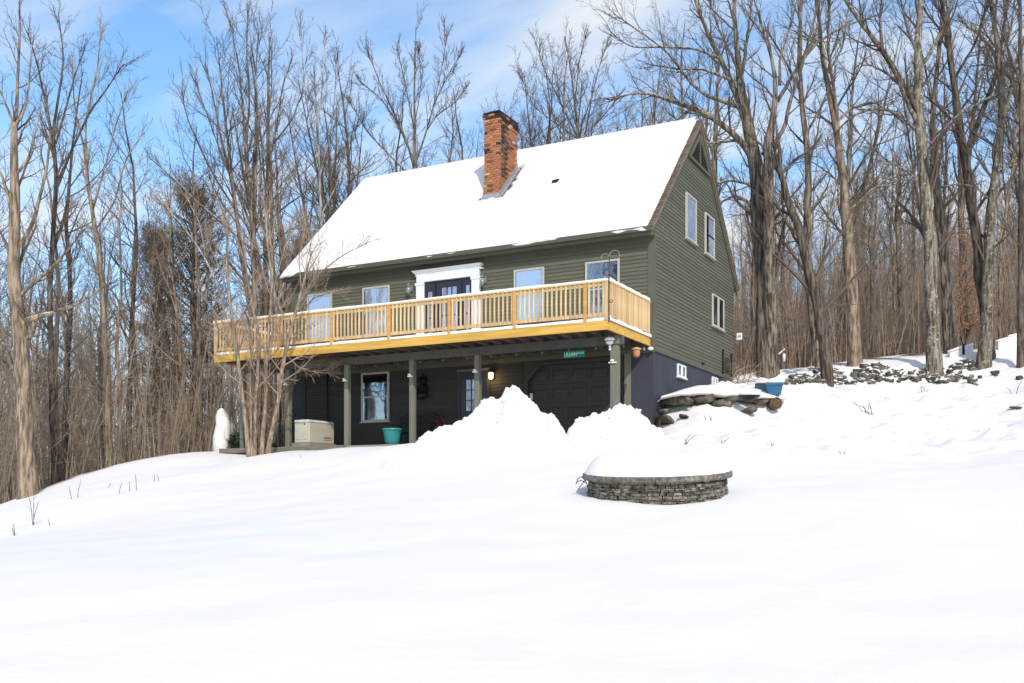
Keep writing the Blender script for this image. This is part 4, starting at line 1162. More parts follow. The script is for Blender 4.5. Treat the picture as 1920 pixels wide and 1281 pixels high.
# ------------------------------------------------------------------ ploughed snow piles before the garage
def pile(name, label, prof, d0, wf, wb, seed, peak_cut=0, ef=.15):
    xs = np.array([p[0] for p in prof]); ys = np.array([p[1] for p in prof])
    us = (xs - 960) / FPX * d0; zs = (930 - ys) / FPX * d0
    u = np.arange(us[0], us[-1], .05); d = np.arange(d0 - wf * 2.4, d0 + wb * 2.4, .045)
    UU_, DD_ = np.meshgrid(u, d)
    g_ = ground(UU_.ravel(), DD_.ravel()).reshape(UU_.shape)
    zr = np.interp(UU_, us, zs)
    dd = DD_ - d0 - .25 * noise2(UU_, UU_ * 0, seed + 4, 1.0)
    f = np.where(dd < 0, np.exp(-np.abs(dd / wf) ** 1.7), np.exp(-(dd / wb) ** 2))
    f = np.clip((f - .03) / .97, 0, 1)
    dome = g_ + np.maximum(zr - g_, 0) * f
    n1_ = noise2(UU_, DD_, seed, 3.2); n2_ = noise2(UU_, DD_, seed + 1, 8); n3_ = np.abs(noise2(UU_, DD_, seed + 2, 5.5))
    rel = np.clip((dome - g_) / .5, 0, 1)
    z = dome + rel * (.10 * n1_ + .06 * n2_ - .13 * n3_ + .04 + .05 * np.clip(noise2(UU_, DD_, seed + 6, 14), 0, 1))
    endf = np.clip(np.minimum(UU_ - us[0], us[-1] - UU_) / ef, 0, 1)
    z = z + .035 * np.clip(f / .04, 0, 1) - .03 - .12 * (1 - endf)
    X = CAM[0] + UU_ * RD[0] + DD_ * VD[0]; Y = CAM[1] + UU_ * RD[1] + DD_ * VD[1]
    V = np.stack([X, Y, z], -1).reshape(-1, 3); nr_, nc_ = UU_.shape
    ix = np.arange(nr_ * nc_).reshape(nr_, nc_)
    Q = np.stack([ix[:-1, :-1], ix[:-1, 1:], ix[1:, 1:], ix[1:, :-1]], -1).reshape(-1, 4)
    o = np_obj(name, V, Q, SNOW, smooth=True)
    r_ = np.random.default_rng(seed)                        # broken chunks thrown up by the plough
    zf = z; fr = (f > .12) & (endf > .9)
    cand = np.argwhere(fr); w_ = (f[fr] ** 1.5); w_ /= w_.sum()
    for k in range(95):
        i_, j_ = cand[r_.choice(len(cand), p=w_)]
        sz = r_.uniform(.07, .20) if r_.random() < .85 else r_.uniform(.2, .34)
        rock('snow_clod', (X[i_, j_], Y[i_, j_], zf[i_, j_] - sz * .05), (sz, sz * r_.uniform(.6, 1), sz * r_.uniform(.5, .8)), seed * 100 + k, SNOW, o, r_.uniform(0, 3), 1, .2)
    return tag(o, label, 'snow pile', 'ploughed snow piles in front of the garage')
pile('snow_pile', 'taller ploughed snow pile with a sharp crest left of the garage door',
     [(735, 845), (770, 839), (800, 821), (840, 800), (880, 779), (903, 762), (917, 754), (932, 758), (941, 752), (948, 737), (962, 730), (975, 738), (992, 751), (1004, 766), (1025, 780), (1042, 791), (1055, 802), (1075, 830)], 22.9, 1.35, .75, 71, ef=.5)
pile('snow_pile', 'lower ploughed snow pile in front of the deck corner post',
     [(1045, 835), (1066, 803), (1080, 792), (1108, 786), (1130, 778), (1150, 769), (1158, 763), (1170, 766), (1185, 772), (1196, 781), (1213, 796), (1232, 806), (1262, 830)], 22.7, 1.4, .7, 75, ef=.4)

# ------------------------------------------------------------------ rock edging right of the house
rt = thing('rock_retaining_wall', 'low wall of big rough boulders under thick snow beside the foundation', 'retaining wall', P(1350, 760, 26.3))
k = 0
for px, py, w_, h_, d in [(1272, 749, 70, 20, 26.2), (1313, 748, 46, 19, 26.25), (1352, 757, 40, 16, 26.3), (1368, 750, 54, 19, 26.4), (1432, 752, 34, 15, 26.7), (1404, 770, 38, 13, 25.9), (1284, 781, 22, 9, 25.5),
                          (1246, 770, 22, 10, 25.6), (1250, 788, 24, 17, 25.5), (1244, 803, 26, 13, 25.4), (1238, 790, 14, 26, 25.8), (1335, 748, 30, 12, 26.5), (1404, 753, 30, 12, 26.8)]:
    rock('boulder', P(px, py, d + .2), (w_ / FPX * d * 1.12, .6, h_ / FPX * d * 1.1), 100 + k, M_STONE, rt, TH, 3, .09, .45); k += 1
# log end
lc = P(1455, 756, 26.6)
MB().tube([lc, lc + .8 * VD], [.17, .17], 14).build('log', mat('split log end', (.09, .055, .028), .9, .5, 12), rt)
def snow_blanket(name, pts, w, parent, seed, back=1.6):
    """pts: (px, top y, bottom y, d) along the edge; drapes backwards over the rocks"""
    sec = []
    for px, yt, yb, d in pts:
        f0 = P(px, yb, d - .12); t0 = P(px, (yt * .55 + yb * .45), d - .16); t1 = P(px, yt + 1, d + .25); t2 = P(px, yt, d + .7)
        e = t2 + VD * back; e[2] = gz(*[float(q_) for q_ in to_ud(e[0], e[1])]) - .05
        m1 = (t2 + e) / 2; m1[2] = max(t2[2], e[2]) + .02
        b0_ = f0 + VD * .5
        sec.append([b0_, f0, t0, t1, t2, m1, e])
    S = np.array(sec)                                        # n,7,3
    tt = np.linspace(0, len(pts) - 1, len(pts) * 6)
    S2 = np.stack([np.stack([np.interp(tt, np.arange(len(pts)), S[:, j, c_]) for c_ in range(3)], -1) for j in range(S.shape[1])], 1)
    S2[:, 1:4, 2] += (.015 * noise2(tt * 3, tt * 0, seed, 1))[:, None]
    n_, k_ = S2.shape[:2]; ix = np.arange(n_ * k_).reshape(n_, k_)
    Q = np.stack([ix[:-1, :-1], ix[1:, :-1], ix[1:, 1:], ix[:-1, 1:]], -1).reshape(-1, 4)
    o = np_obj(name, S2.reshape(-1, 3), Q[:, ::-1], SNOW, parent, smooth=True)
    s = o.modifiers.new('s', 'SUBSURF'); s.levels = s.render_levels = 1
    return o
snow_blanket('snow_blanket', [(1236, 752, 752, 26.0), (1240, 742, 747, 26), (1265, 735, 742, 26), (1285, 728, 741, 26.1), (1310, 722, 740, 26.2), (1345, 721, 742, 26.3), (1362, 724, 745, 26.4), (1395, 728, 744, 26.5), (1425, 734, 747, 26.6), (1450, 740, 748, 26.7), (1474, 748, 750, 26.8)], .3, rt, 81)
bc_ = P(1405, 750.5, 26.05)
t = thing('shallow_bowl', 'shallow black bowl heaped with snow on the rock wall', 'bowl', bc_)
MB().lathe([(.13, 0), (.22, .05), (.285, .11), (.30, .12), (.27, .115)], bc_, 20).build('bowl', M_PLASTIC, t, True)
MB().lathe([(.29, .115), (.25, .19), (.12, .24), (.02, .25)], bc_, 18).build('snow_cap', SNOW, t, True)
b1 = P(1451, 742, 27.1)
t = thing('blue_pot', 'bright blue square tapered glazed pot filled with snow beside the rocks', 'pot', b1)
hb, wt, wb_ = .33, .225, .165
mb = MB()
ca, sa = math.cos(.35), math.sin(.35)
def rq(x, y, z_, c): return (c[0] + x * ca - y * sa, c[1] + x * sa + y * ca, c[2] + z_)
mb.add([rq(sx * wb_, sy * wb_, 0, b1) for sx, sy in ((-1, -1), (1, -1), (1, 1), (-1, 1))] + [rq(sx * wt, sy * wt, hb, b1) for sx, sy in ((-1, -1), (1, -1), (1, 1), (-1, 1))],
       [(0, 3, 2, 1), (4, 5, 6, 7), (0, 1, 5, 4), (1, 2, 6, 5), (2, 3, 7, 6), (3, 0, 4, 7)]).build('pot', M_BLUE, t, bevel=.015)
mb = MB().add([rq(sx * wt * 1.06, sy * wt * 1.06, hb - .06, b1) for sx, sy in ((-1, -1), (1, -1), (1, 1), (-1, 1))] + [rq(sx * wt * 1.06, sy * wt * 1.06, hb + .01, b1) for sx, sy in ((-1, -1), (1, -1), (1, 1), (-1, 1))],
              [(0, 3, 2, 1), (4, 5, 6, 7), (0, 1, 5, 4), (1, 2, 6, 5), (2, 3, 7, 6), (3, 0, 4, 7)]); mb.build('rim', M_BLUE, t, bevel=.01)
MB().lathe([(.25, 0), (.22, .05), (.1, .09), (.01, .1)], (b1[0], b1[1], b1[2] + hb + .01), 14).build('snow_cap', SNOW, t, True)
b2 = P(1433, 738, 27.7)
t = thing('blue_pot', 'darker blue pot half buried behind the bright blue pot', 'pot', b2)
MB().box(b2[0] - .22, b2[1] - .2, b2[2] + .0, b2[0] + .22, b2[1] + .2, b2[2] + .28).build('pot', M_BLUED, t, bevel=.02)
MB().lathe([(.2, 0), (.15, .06), (.02, .09)], (b2[0], b2[1], b2[2] + .28), 12).build('snow_cap', SNOW, t, True)

# ------------------------------------------------------------------ tumbled dry stone wall at the wood's edge
sw = thing('dry_stone_wall', 'long tumbled fieldstone wall poking through snow at the edge of the woods', 'stone wall', P(1650, 715, 33.9))
r9 = np.random.default_rng(12)
cl = [(1474, 1580, 706, 721, 34, 15), (1515, 1575, 693, 706, 12, 13), (1600, 1650, 700, 719, 20, 15), (1618, 1645, 692, 703, 8, 17), (1648, 1668, 688, 696, 5, 11), (1662, 1690, 698, 714, 10, 13),
      (1690, 1742, 700, 722, 12, 9), (1725, 1765, 694, 706, 7, 11), (1740, 1800, 704, 721, 20, 17), (1783, 1832, 684, 700, 12, 15), (1474, 1838, 710, 722, 60, 12), (1560, 1600, 715, 722, 5, 8)]
sk = 0
for x0, x1, y0, y1, n_, s_ in cl:
    for k in range(n_):
        px = x0 + (x1 - x0) * (k + r9.uniform(.1, .9)) / n_; py = r9.uniform(y0, y1) - (px - 1480) * .012
        u_, d_, z_ = hit(px, py, 30, 40)
        w_ = s_ * r9.uniform(.7, 1.5) / FPX * d_
        rock('stone', W(u_, d_ - .04, z_ + .03), (w_, w_ * .9, w_ * r9.uniform(.55, 1.0)), 300 + sk, snowy('snow topped fieldstone', M_STONE), sw, TH + r9.uniform(-.8, .8), 2, .12); sk += 1
for i, (px, py, w_, h_, lab) in enumerate([(1866, 702, 24, 14, 'dark pointed fieldstone in the snow right of the stone wall'), (1824, 723, 18, 7, 'small flat fieldstone below the right end of the stone wall'), (1913, 712, 10, 8, 'small dark rock at the far right edge of the snow field'),
                                           (1905, 768, 22, 5, 'dark flat stone in the snow at the right edge')]):
    u_, d_, z_ = hit(px, py, 20, 40)
    o = rock('fieldstone', W(u_, d_, z_), (w_ / FPX * d_, .35, h_ / FPX * d_ * 1.2), 400 + i, M_STONE, None, TH + .3)
    tag(o, lab, 'stone')
# snow plastered boards and stumps on the right
def slab_box(name, label, px0, px1, ytop0, ytop1, ybot, d, depth=.5):
    q0, q1 = P(px0, ybot, d), P(px1, ybot, d); r0, r1 = P(px0 - 1, ytop0, d), P(px1, ytop1, d)
    t = thing(name, label, 'snow covered board', (q0 + q1) / 2)
    MB().prism([q0 - [0, 0, .4], q1 - [0, 0, .4], r1, r0], VD * depth * .35).build('board', mat('snow plastered board', (.70, .69, .70), .8, .15, 5), t, bevel=.02)
    mbs = MB().prism([r0 + [0, 0, .004], r1 + [0, 0, .004], r1 + [0, 0, .09], r0 + [0, 0, .05]], VD * depth * .35)
    mbs.build('snow_cap', SNOW, t, bevel=.03)
    return t
slab_box('snowy_board', 'white snow plastered board standing by the dark post near the stone wall', 1783, 1803, 660, 654, 680, 36.2)
slab_box('snowy_board', 'small white snow covered block right of the dark post', 1811, 1824, 651, 649, 668, 36.3)
slab_box('snowy_board', 'tilted pale blue snow plastered board at the right edge of the wood', 1874, 1897, 640, 636, 664, 36)
slab_box('snowy_board', 'tall snow covered slab at the far right edge of the wood', 1897, 1916, 631, 629, 672, 36)
p_ = thing('fence_post', 'short dark post between two snow covered boards', 'post', P(1807, 664, 36.4))
MB().tube([P(1807, 668, 36.4), P(1807, 645, 36.4)], [.06, .05], 7).build('post', M_DARK, p_)
t = thing('feeder_pole', 'small white feeder on a thin pole before the wood right of the house', 'bird feeder', PG(1468, 36.5))
c_ = P(1470, 670, 36.5)
MB().tube([PG(1468, 36.5, -.1), P(1468, 650, 36.5)], .015, 5).build('pole', M_BRASS, t)
MB().lathe([(.05, 0), (.06, .25), (.02, .3)], P(1470, 678, 36.5), 10).build('feeder', M_WHITE, t, True)
MB().prism([P(1461, 662, 36.5), P(1472, 653, 36.5), P(1472, 655, 36.5), P(1461, 665, 36.5)], VD * .3).build('roof', SNOW, t)

# snow plastered shrub and evergreen at the left end of the deck
c_ = PG(417, 30.8, -.05)
V = MB().lathe([(.30, 0), (.27, .5), (.22, .9), (.20, 1.15), (.13, 1.33), (.03, 1.40)], c_, 18)
V.v = [(x_ + .03 * math.sin(z_ * 9), y_, z_ + .02 * math.sin(x_ * 30)) for x_, y_, z_ in V.v]
o = V.build('snow_covered_shrub', SNOW, None, True); tag(o, 'upright shrub completely plastered in snow left of the deck post', 'shrub')
c_ = PG(455, 30.6, .32)
t = thing('evergreen_shrub', 'dark green leafy shrub behind the leftmost deck post', 'shrub', PG(455, 30.6))
leaf_ball('foliage', c_, (.55, .4, .38), 1500, .06, mat('shrub leaf', (.03, .05, .02), .7, .4, 6), t, 11)
MB().tube([PG(455, 30.6, -.1), c_], .03, 5).build('stem', M_TIMBER, t)
c_ = PG(508, 30.2, .2)
t = thing('evergreen_shrub', 'small dark shrub between the multi stemmed tree and the second deck post', 'shrub', PG(508, 30.2))
leaf_ball('foliage', c_, (.3, .3, .26), 700, .05, mat('shrub leaf', (.03, .05, .02), .7, .4, 6), t, 13)
MB().tube([PG(508, 30.2, -.1), c_], .02, 5).build('stem', M_TIMBER, t)

# ------------------------------------------------------------------ trees
def resample(P_, R_, n):
    P_ = np.array(P_, float); R_ = np.array(R_, float)
    s = np.concatenate([[0], np.cumsum(np.linalg.norm(np.diff(P_, axis=0), axis=1))]); s /= s[-1]
    t = np.linspace(0, 1, n)
    Q = np.stack([np.interp(t, s, P_[:, k]) for k in range(3)], -1)
    for _ in range(2): Q[1:-1] = .5 * Q[1:-1] + .25 * (Q[:-2] + Q[2:])
    return Q, np.interp(t, s, R_)
def sprout(r_, Pp, R, K, t0, t1, L, ang, up, wob, npts, rf, rmin, taper=.3, lenfall=.45):
    """K children on each parent curve"""
    N, n, _ = Pp.shape
    t = t0 + (t1 - t0) * (np.arange(K)[None, :] + r_.uniform(0, 1, (N, K))) / K
    f = t * (n - 1); i = np.minimum(f.astype(int), n - 2); w = (f - i)[..., None]
    ar = np.arange(N)[:, None]
    p0 = Pp[ar, i] * (1 - w) + Pp[ar, i + 1] * w
    rp = R[ar, i] * (1 - w[..., 0]) + R[ar, i + 1] * w[..., 0]
    T = Pp[ar, i + 1] - Pp[ar, i]; T /= np.linalg.norm(T, axis=2, keepdims=True) + 1e-9
    q = r_.normal(size=(N, K, 3)); q -= (q * T).sum(2, keepdims=True) * T; q /= np.linalg.norm(q, axis=2, keepdims=True) + 1e-9
    a = r_.uniform(ang[0], ang[1], (N, K, 1))
    D_ = np.cos(a) * T + np.sin(a) * q
    Lk = (L if np.ndim(L) else np.full(N, L))[:, None] * r_.uniform(.55, 1.1, (N, K)) * (1 - lenfall * t)
    Lk = Lk.reshape(-1); D_ = D_.reshape(-1, 3); p = p0.reshape(-1, 3)
    pts = [p]; st = (Lk / (npts - 1))[:, None]
    for k in range(npts - 1):
        D_ = D_ + r_.normal(size=D_.shape) * wob + np.array([0, 0, up]); D_ /= np.linalg.norm(D_, axis=1, keepdims=True)
        p = p + D_ * st; pts.append(p)
    C_ = np.stack(pts, 1)
    r0 = np.minimum(np.maximum(rp.reshape(-1) * rf, rmin), np.maximum(Lk * .035, rmin))
    RR = r0[:, None] * np.linspace(1, taper, npts)[None, :]
    return C_, RR, Lk

M_BARK = bark_mat('grey brown bark', (.055, .042, .031), (.28, .225, .17), snow=.28)
M_BARKL = bark_mat('pale smooth bark', (.12, .09, .062), (.39, .295, .21), snow=.2)
M_BARKW = bark_mat('birch bark', (.17, .145, .12), (.46, .42, .37), snow=.1)
M_BARKT = bark_mat('tan thin bark', (.17, .125, .09), (.42, .32, .235), snow=.12, scale=9)
M_BARKLI = bark_mat('lichen bark', (.07, .055, .04), (.27, .225, .175), lichen=(.33, .32, .25))
M_BARKD = bark_mat('dark bark', (.04, .03, .024), (.15, .115, .09), snow=.12)
M_TWIG = mat('brown twig', (.12, .088, .066), .9, .25, 2)
M_TWIGL = mat('tan twig', (.33, .245, .175), .9, .2, 2)
M_TWIGR = mat('reddish brush', (.34, .24, .175), .9, .3, .6)
M_TWIGG = mat('grey brush', (.28, .215, .16), .9, .3, .6)

def ptree(name, label, cat, d, limbs, bark=None, twig=None, seed=1, dens=1.0, group=None, Lf=1.0, rt_=.0045, up=.05, t0=.25, ang=(.45, 1.0), depthspread=.16, base=True, lv3=True):
    """limbs: list of dicts/lists of (px, py, width px[, metres nearer or farther]); the first ones are stems"""
    r_ = np.random.default_rng(seed)
    bark = bark or M_BARK; twig = twig or M_TWIG
    first = limbs[0][0]
    u0 = (first[0] - 960) / FPX * d
    root = thing(name, label, cat, W(u0, d, (930 - first[1]) / FPX * d), group)
    LP_, LR_ = [], []
    for k, lm in enumerate(limbs):
        pts, rs = [], []
        slope = r_.uniform(-1, 1) * depthspread if k else 0
        z0_ = None
        for q_ in lm:
            dd = q_[3] if len(q_) > 3 else slope * max(0, (lm[0][1] - q_[1])) / FPX * d
            pts.append(P(q_[0], q_[1], d + dd)); rs.append(q_[2] * .87 / 2 / FPX * d)
        if lm[0][1] >= first[1] - 25 and base:
            g0 = pts[0].copy(); ug, dg_ = to_ud(g0[0], g0[1]); zg = gz(float(ug), float(dg_))
            pts[0][2] = min(pts[0][2], zg + .02)
            pts.insert(0, pts[0] - np.array([0, 0, .5])); rs[0] *= 1.12; rs.insert(0, rs[0] * 1.1)
        Q_, Rr = resample(pts, rs, 18)
        Q_[2:-1] += r_.normal(size=Q_[2:-1].shape) * (Rr[2:-1, None] * .14)
        LP_.append(Q_); LR_.append(Rr)
        V, Qd = tubes(Q_[None], Rr[None], 9 if rs[0] > .06 else 6)
        np_obj('trunk' if k == 0 else ('trunk' if (lm[0][1] >= first[1] - 25) else 'limb'), V, Qd, bark, root, smooth=True)
    LPa = np.array(LP_); LRa = np.array(LR_)
    Ls = np.linalg.norm(np.diff(LPa, axis=1), axis=2).sum(1)
    parts = []
    seg_l = np.clip(Ls * .42, 1.5, 3.6) * Lf
    K1 = max(4, int(11 * dens))
    c1, r1, l1 = sprout(r_, LPa, LRa, K1, t0, .98, seg_l, ang, up, .10, 8, .40, rt_ * 1.5, .3, .3)
    ct, rt2, lt = sprout(r_, LPa, LRa, 4, .86, 1.0, np.clip(Ls * .3, .9, 2.0) * Lf, (.1, .45), up, .10, 8, .8, rt_ * 1.5, .3, .1)   # leaders past the tips
    c1 = np.concatenate([c1, ct]); r1 = np.concatenate([r1, rt2]); l1 = np.concatenate([l1, lt])
    parts.append(tubes(c1, r1, 4))
    c2, r2, l2 = sprout(r_, c1, r1, max(4, int(6 * dens)), .12, 1.0, l1 * .5, (.3, .8), up, .12, 6, .6, rt_ * 1.1, .35, .4)
    parts.append(tubes(c2, r2, 3))
    if lv3:
        c3, r3, l3 = sprout(r_, c2, r2, max(3, int(4 * dens)), .15, 1.0, l2 * .55, (.3, .85), up, .14, 4, .7, rt_ * .85, .5, .4)
        parts.append(tubes(c3, r3, 3))
    V, Qd = join_vq(parts)
    np_obj('crown', V, Qd, twig, root)
    return root

# --- left side
ptree('maple_tree', 'thick pale trunked tree with a broken snowy limb at the left edge', 'tree', 26,
      [[(52, 925, 40), (46, 800, 34), (40, 690, 33), (35, 600, 30), (28, 500, 25), (25, 400, 23), (28, 300, 16), (26, 230, 13)],
       [(28, 260, 9), (32, 180, 7), (36, 90, 5), (38, -60, 3)], [(27, 235, 7), (15, 205, 5), (0, 170, 4), (-25, 130, 2)],
       [(28, 235, 7), (48, 205, 5), (55, 150, 4), (60, 80, 2)], [(36, 610, 16), (52, 600, 14), (90, 590, 10), (140, 573, 7), (175, 552, 5), (205, 530, 3)],
       [(30, 470, 8), (60, 425, 8), (85, 330, 6), (96, 250, 4), (85, 180, 3)], [(40, 640, 9), (62, 628, 8), (64, 585, 7)],
       [(33, 560, 9), (70, 525, 8), (110, 490, 6), (148, 443, 3)], [(22, 400, 8), (5, 330, 6), (-30, 280, 4)], [(44, 700, 8), (15, 650, 6), (-30, 620, 4)], [(28, 330, 7), (45, 310, 6), (60, 280, 4), (78, 190, 2)]],
      M_BARKL, M_TWIG, 11, .75, Lf=.7)
ptree('dark_forked_tree', 'dark slender forked tree just right of the thick leftmost trunk', 'tree', 29,
      [[(104, 905, 14), (98, 760, 13), (94, 640, 12), (93, 540, 11), (100, 430, 10), (108, 340, 9), (98, 250, 8)],
       [(98, 255, 7), (85, 190, 5), (70, 120, 4), (52, 60, 2)], [(99, 250, 7), (110, 180, 5), (120, 110, 4), (110, 30, 2)],
       [(108, 350, 6), (135, 280, 5), (165, 215, 4), (205, 160, 3), (232, 120, 2)], [(95, 480, 8), (118, 420, 6), (125, 380, 4)], [(104, 270, 5), (125, 200, 4), (140, 140, 3), (160, 90, 2)]],
      M_BARKD, M_TWIG, 12, .9, Lf=.75)
ptree('mottled_birch', 'tall mottled grey birch rising in the middle of the left woods', 'tree', 33,
      [[(204, 880, 15), (203, 760, 13), (196, 640, 13), (192, 540, 11), (182, 440, 10), (165, 360, 8), (158, 270, 6)],
       [(163, 330, 5), (160, 220, 4), (180, 150, 3), (190, 60, 2)], [(172, 400, 5), (195, 320, 4), (215, 240, 3), (240, 170, 2)], [(180, 430, 4), (215, 380, 4), (235, 300, 3), (268, 250, 2)], [(158, 280, 4), (140, 200, 3), (135, 120, 2)]],
      M_BARKL, M_TWIGG, 13, .9, Lf=.75)
ptree('leaning_birch', 'thin pale birch leaning left above the brown evergreen', 'tree', 31,
      [[(436, 800, 7), (430, 640, 6), (415, 545, 5), (385, 480, 4), (345, 425, 3.5), (308, 385, 2.5), (270, 340, 1.5)], [(345, 425, 3), (320, 400, 2), (300, 350, 2)], [(385, 480, 3), (375, 420, 2), (350, 370, 2)]],
      M_BARKW, M_TWIGL, 14, .7, Lf=.5)
# tall twin crowns behind the left end of the deck
ptree('tall_fan_tree', 'tall tree with steep fanned branches behind the left end of the deck', 'tree', 36,
      [[(486, 840, 15), (482, 700, 14), (478, 560, 13), (474, 420, 12), (466, 330, 10), (458, 240, 8)],
       [(462, 300, 6), (455, 200, 5), (448, 120, 4), (430, 40, 2)], [(462, 280, 5), (468, 180, 4), (462, 100, 3), (465, 20, 2)],
       [(474, 430, 6), (440, 350, 5), (412, 250, 4), (398, 170, 3), (385, 120, 2)], [(474, 440, 6), (425, 370, 5), (385, 300, 4), (350, 220, 3), (340, 170, 2)], [(472, 400, 5), (430, 330, 4), (390, 220, 3), (365, 150, 2)],
       [(476, 470, 6), (430, 430, 5), (370, 380, 4), (320, 330, 3), (285, 300, 2)], [(470, 360, 5), (480, 250, 4), (478, 150, 3), (485, 60, 2)], [(476, 440, 5), (500, 400, 4), (530, 340, 3), (560, 310, 2)]],
      M_BARK, M_TWIG, 15, 1.05, Lf=.62, up=.09, ang=(.25, .7))
ptree('tall_fan_tree', 'tall straight twin of the fanned tree, just to its right', 'tree', 37.5,
      [[(504, 840, 13), (502, 700, 12), (499, 560, 11), (500, 400, 9), (503, 260, 7), (502, 160, 5), (506, 70, 2)],
       [(499, 380, 5), (490, 260, 4), (478, 170, 3), (470, 100, 2)], [(501, 330, 4), (520, 230, 3), (530, 160, 3), (548, 110, 2)], [(503, 280, 4), (545, 230, 3), (565, 180, 2)],
       [(500, 420, 5), (530, 390, 4), (575, 360, 3), (610, 300, 2)], [(501, 250, 4), (510, 160, 3), (508, 90, 2)]],
      M_BARK, M_TWIG, 16, .9, Lf=.6, up=.09, ang=(.25, .7))
ptree('white_birch', 'white barked birch with fine airy twigs left of the roof', 'tree', 40,
      [[(618, 740, 8), (612, 600, 8), (606, 480, 7), (600, 380, 6), (598, 280, 5), (594, 200, 4), (588, 130, 2)],
       [(600, 330, 4), (620, 250, 3), (628, 180, 2), (630, 110, 2)], [(599, 300, 3), (575, 200, 3), (568, 120, 2), (562, 50, 1.5)], [(604, 400, 3), (640, 330, 2), (650, 260, 2)], [(597, 230, 3), (606, 150, 2), (610, 60, 1.5)]],
      M_BARKW, M_TWIG, 17, 1.2, Lf=.6, rt_=.004)
ptree('white_birch', 'short white birch stem leaning beside the left roof edge', 'tree', 34,
      [[(520, 800, 8), (523, 660, 7), (520, 580, 7), (506, 500, 6), (500, 430, 4), (495, 380, 3)], [(520, 580, 4), (545, 480, 3), (570, 400, 2)]],
      M_BARKW, M_TWIGL, 18, .8, Lf=.6)

# --- the multi stemmed tree in front of the deck
ptree('multi_stem_tree', 'small multi stemmed tan tree standing in snow in front of the deck', 'tree', 28.0,
      [[(468, 852, 10.9), (458, 770, 9.2), (450, 700, 8.4), (444, 660, 8.4), (437, 600, 7.6), (428, 540, 6.7), (424, 470, 5.0), (430, 400, 3.4)],
       [(478, 850, 7.6), (478, 760, 6.7), (484, 690, 7.6), (488, 640, 6.7), (478, 600, 5.9), (466, 540, 4.2), (455, 450, 2.5)],
       [(490, 852, 10.9), (497, 780, 8.4), (499, 700, 7.6), (501, 650, 7.6), (508, 580, 5.9), (512, 500, 4.2), (505, 420, 2.5)],
       [(499, 853, 11.8), (513, 800, 9.2), (522, 750, 9.2), (527, 700, 9.2), (535, 660, 8.4), (545, 620, 7.6), (558, 575, 6.7), (572, 520, 4.2), (585, 470, 2.5)],
       [(473, 850, 6.7), (470, 760, 5.9), (468, 700, 5.9), (474, 640, 5.0), (462, 590, 4.2)],
       [(444, 660, 5.0), (425, 630, 3.4), (405, 610, 2.5)], [(440, 610, 4.2), (455, 590, 4.2), (470, 570, 3.4), (490, 520, 2.5)],
       [(556, 575, 4.2), (590, 520, 3.4), (640, 480, 2.5), (690, 455, 1.7)], [(533, 660, 5.0), (560, 690, 2.5), (590, 698, 1.7), (612, 700, 1.3)], [(560, 570, 3.4), (570, 555, 3.4), (590, 520, 2.5), (592, 515, 1.7)],
       [(545, 620, 3.4), (585, 560, 2.5), (625, 545, 2.5), (632, 546, 1.7)], [(565, 545, 3.4), (560, 480, 2.5), (575, 420, 1.7)], [(535, 660, 3.4), (575, 650, 2.0), (600, 655, 1.3)], [(430, 560, 3.4), (410, 500, 2.5), (385, 440, 1.7)], [(508, 560, 3.4), (530, 480, 2.5), (545, 420, 1.7)]],
      M_BARKT, M_TWIGL, 19, 1.1, Lf=.66, rt_=.003, t0=.3, depthspread=.3)

# --- behind the roof
ptree('fan_crown_tree', 'wide fan shaped bare tree behind the snowy roof left of the chimney', 'tree', 47,
      [[(778, 640, 9.5), (778, 480, 8.8), (778, 330, 7.5), (778, 260, 6.1), (776, 190, 4.1), (778, 110, 2.7), (780, 50, 1.4)],
       [(778, 320, 5.4), (760, 255, 4.1), (735, 205, 3.4), (710, 150, 2.0), (690, 100, 1.4)], [(776, 300, 4.1), (745, 230, 3.4), (715, 185, 2.7), (672, 150, 1.4)], [(778, 310, 4.8), (800, 245, 4.1), (815, 190, 2.7), (832, 110, 2.0), (838, 60, 1.4)],
       [(800, 245, 2.7), (820, 215, 2.7), (850, 195, 2.0), (875, 165, 1.4)], [(772, 335, 4.1), (730, 290, 3.4), (690, 250, 2.7), (655, 190, 1.4)], [(777, 240, 3.4), (760, 160, 2.7), (745, 90, 1.4)], [(778, 230, 2.7), (790, 160, 2.0), (785, 90, 1.4)], [(812, 200, 2.7), (840, 140, 2.0), (865, 100, 1.4)]],
      M_BARK, M_TWIG, 21, 1.3, Lf=.62, up=.1, ang=(.25, .75), rt_=.006)
ptree('fan_crown_tree', 'bare tree with a fan crown behind the roof right of the chimney', 'tree', 46,
      [[(1092, 640, 8.8), (1090, 450, 8.2), (1086, 270, 6.1), (1080, 210, 4.8), (1072, 140, 2.7), (1060, 70, 1.4)],
       [(1086, 265, 4.1), (1050, 190, 3.4), (1020, 130, 2.0), (1005, 80, 1.4)], [(1086, 250, 3.4), (1110, 180, 2.7), (1125, 120, 2.0), (1140, 80, 1.4)], [(1085, 260, 3.4), (1040, 230, 2.7), (1000, 200, 2.0), (975, 140, 1.4)], [(1088, 265, 3.4), (1130, 220, 2.7), (1160, 180, 1.4)], [(1078, 190, 2.7), (1085, 120, 2.0), (1100, 60, 1.4)]],
      M_BARK, M_TWIG, 22, 1.2, Lf=.6, up=.1, ang=(.25, .75), rt_=.006)

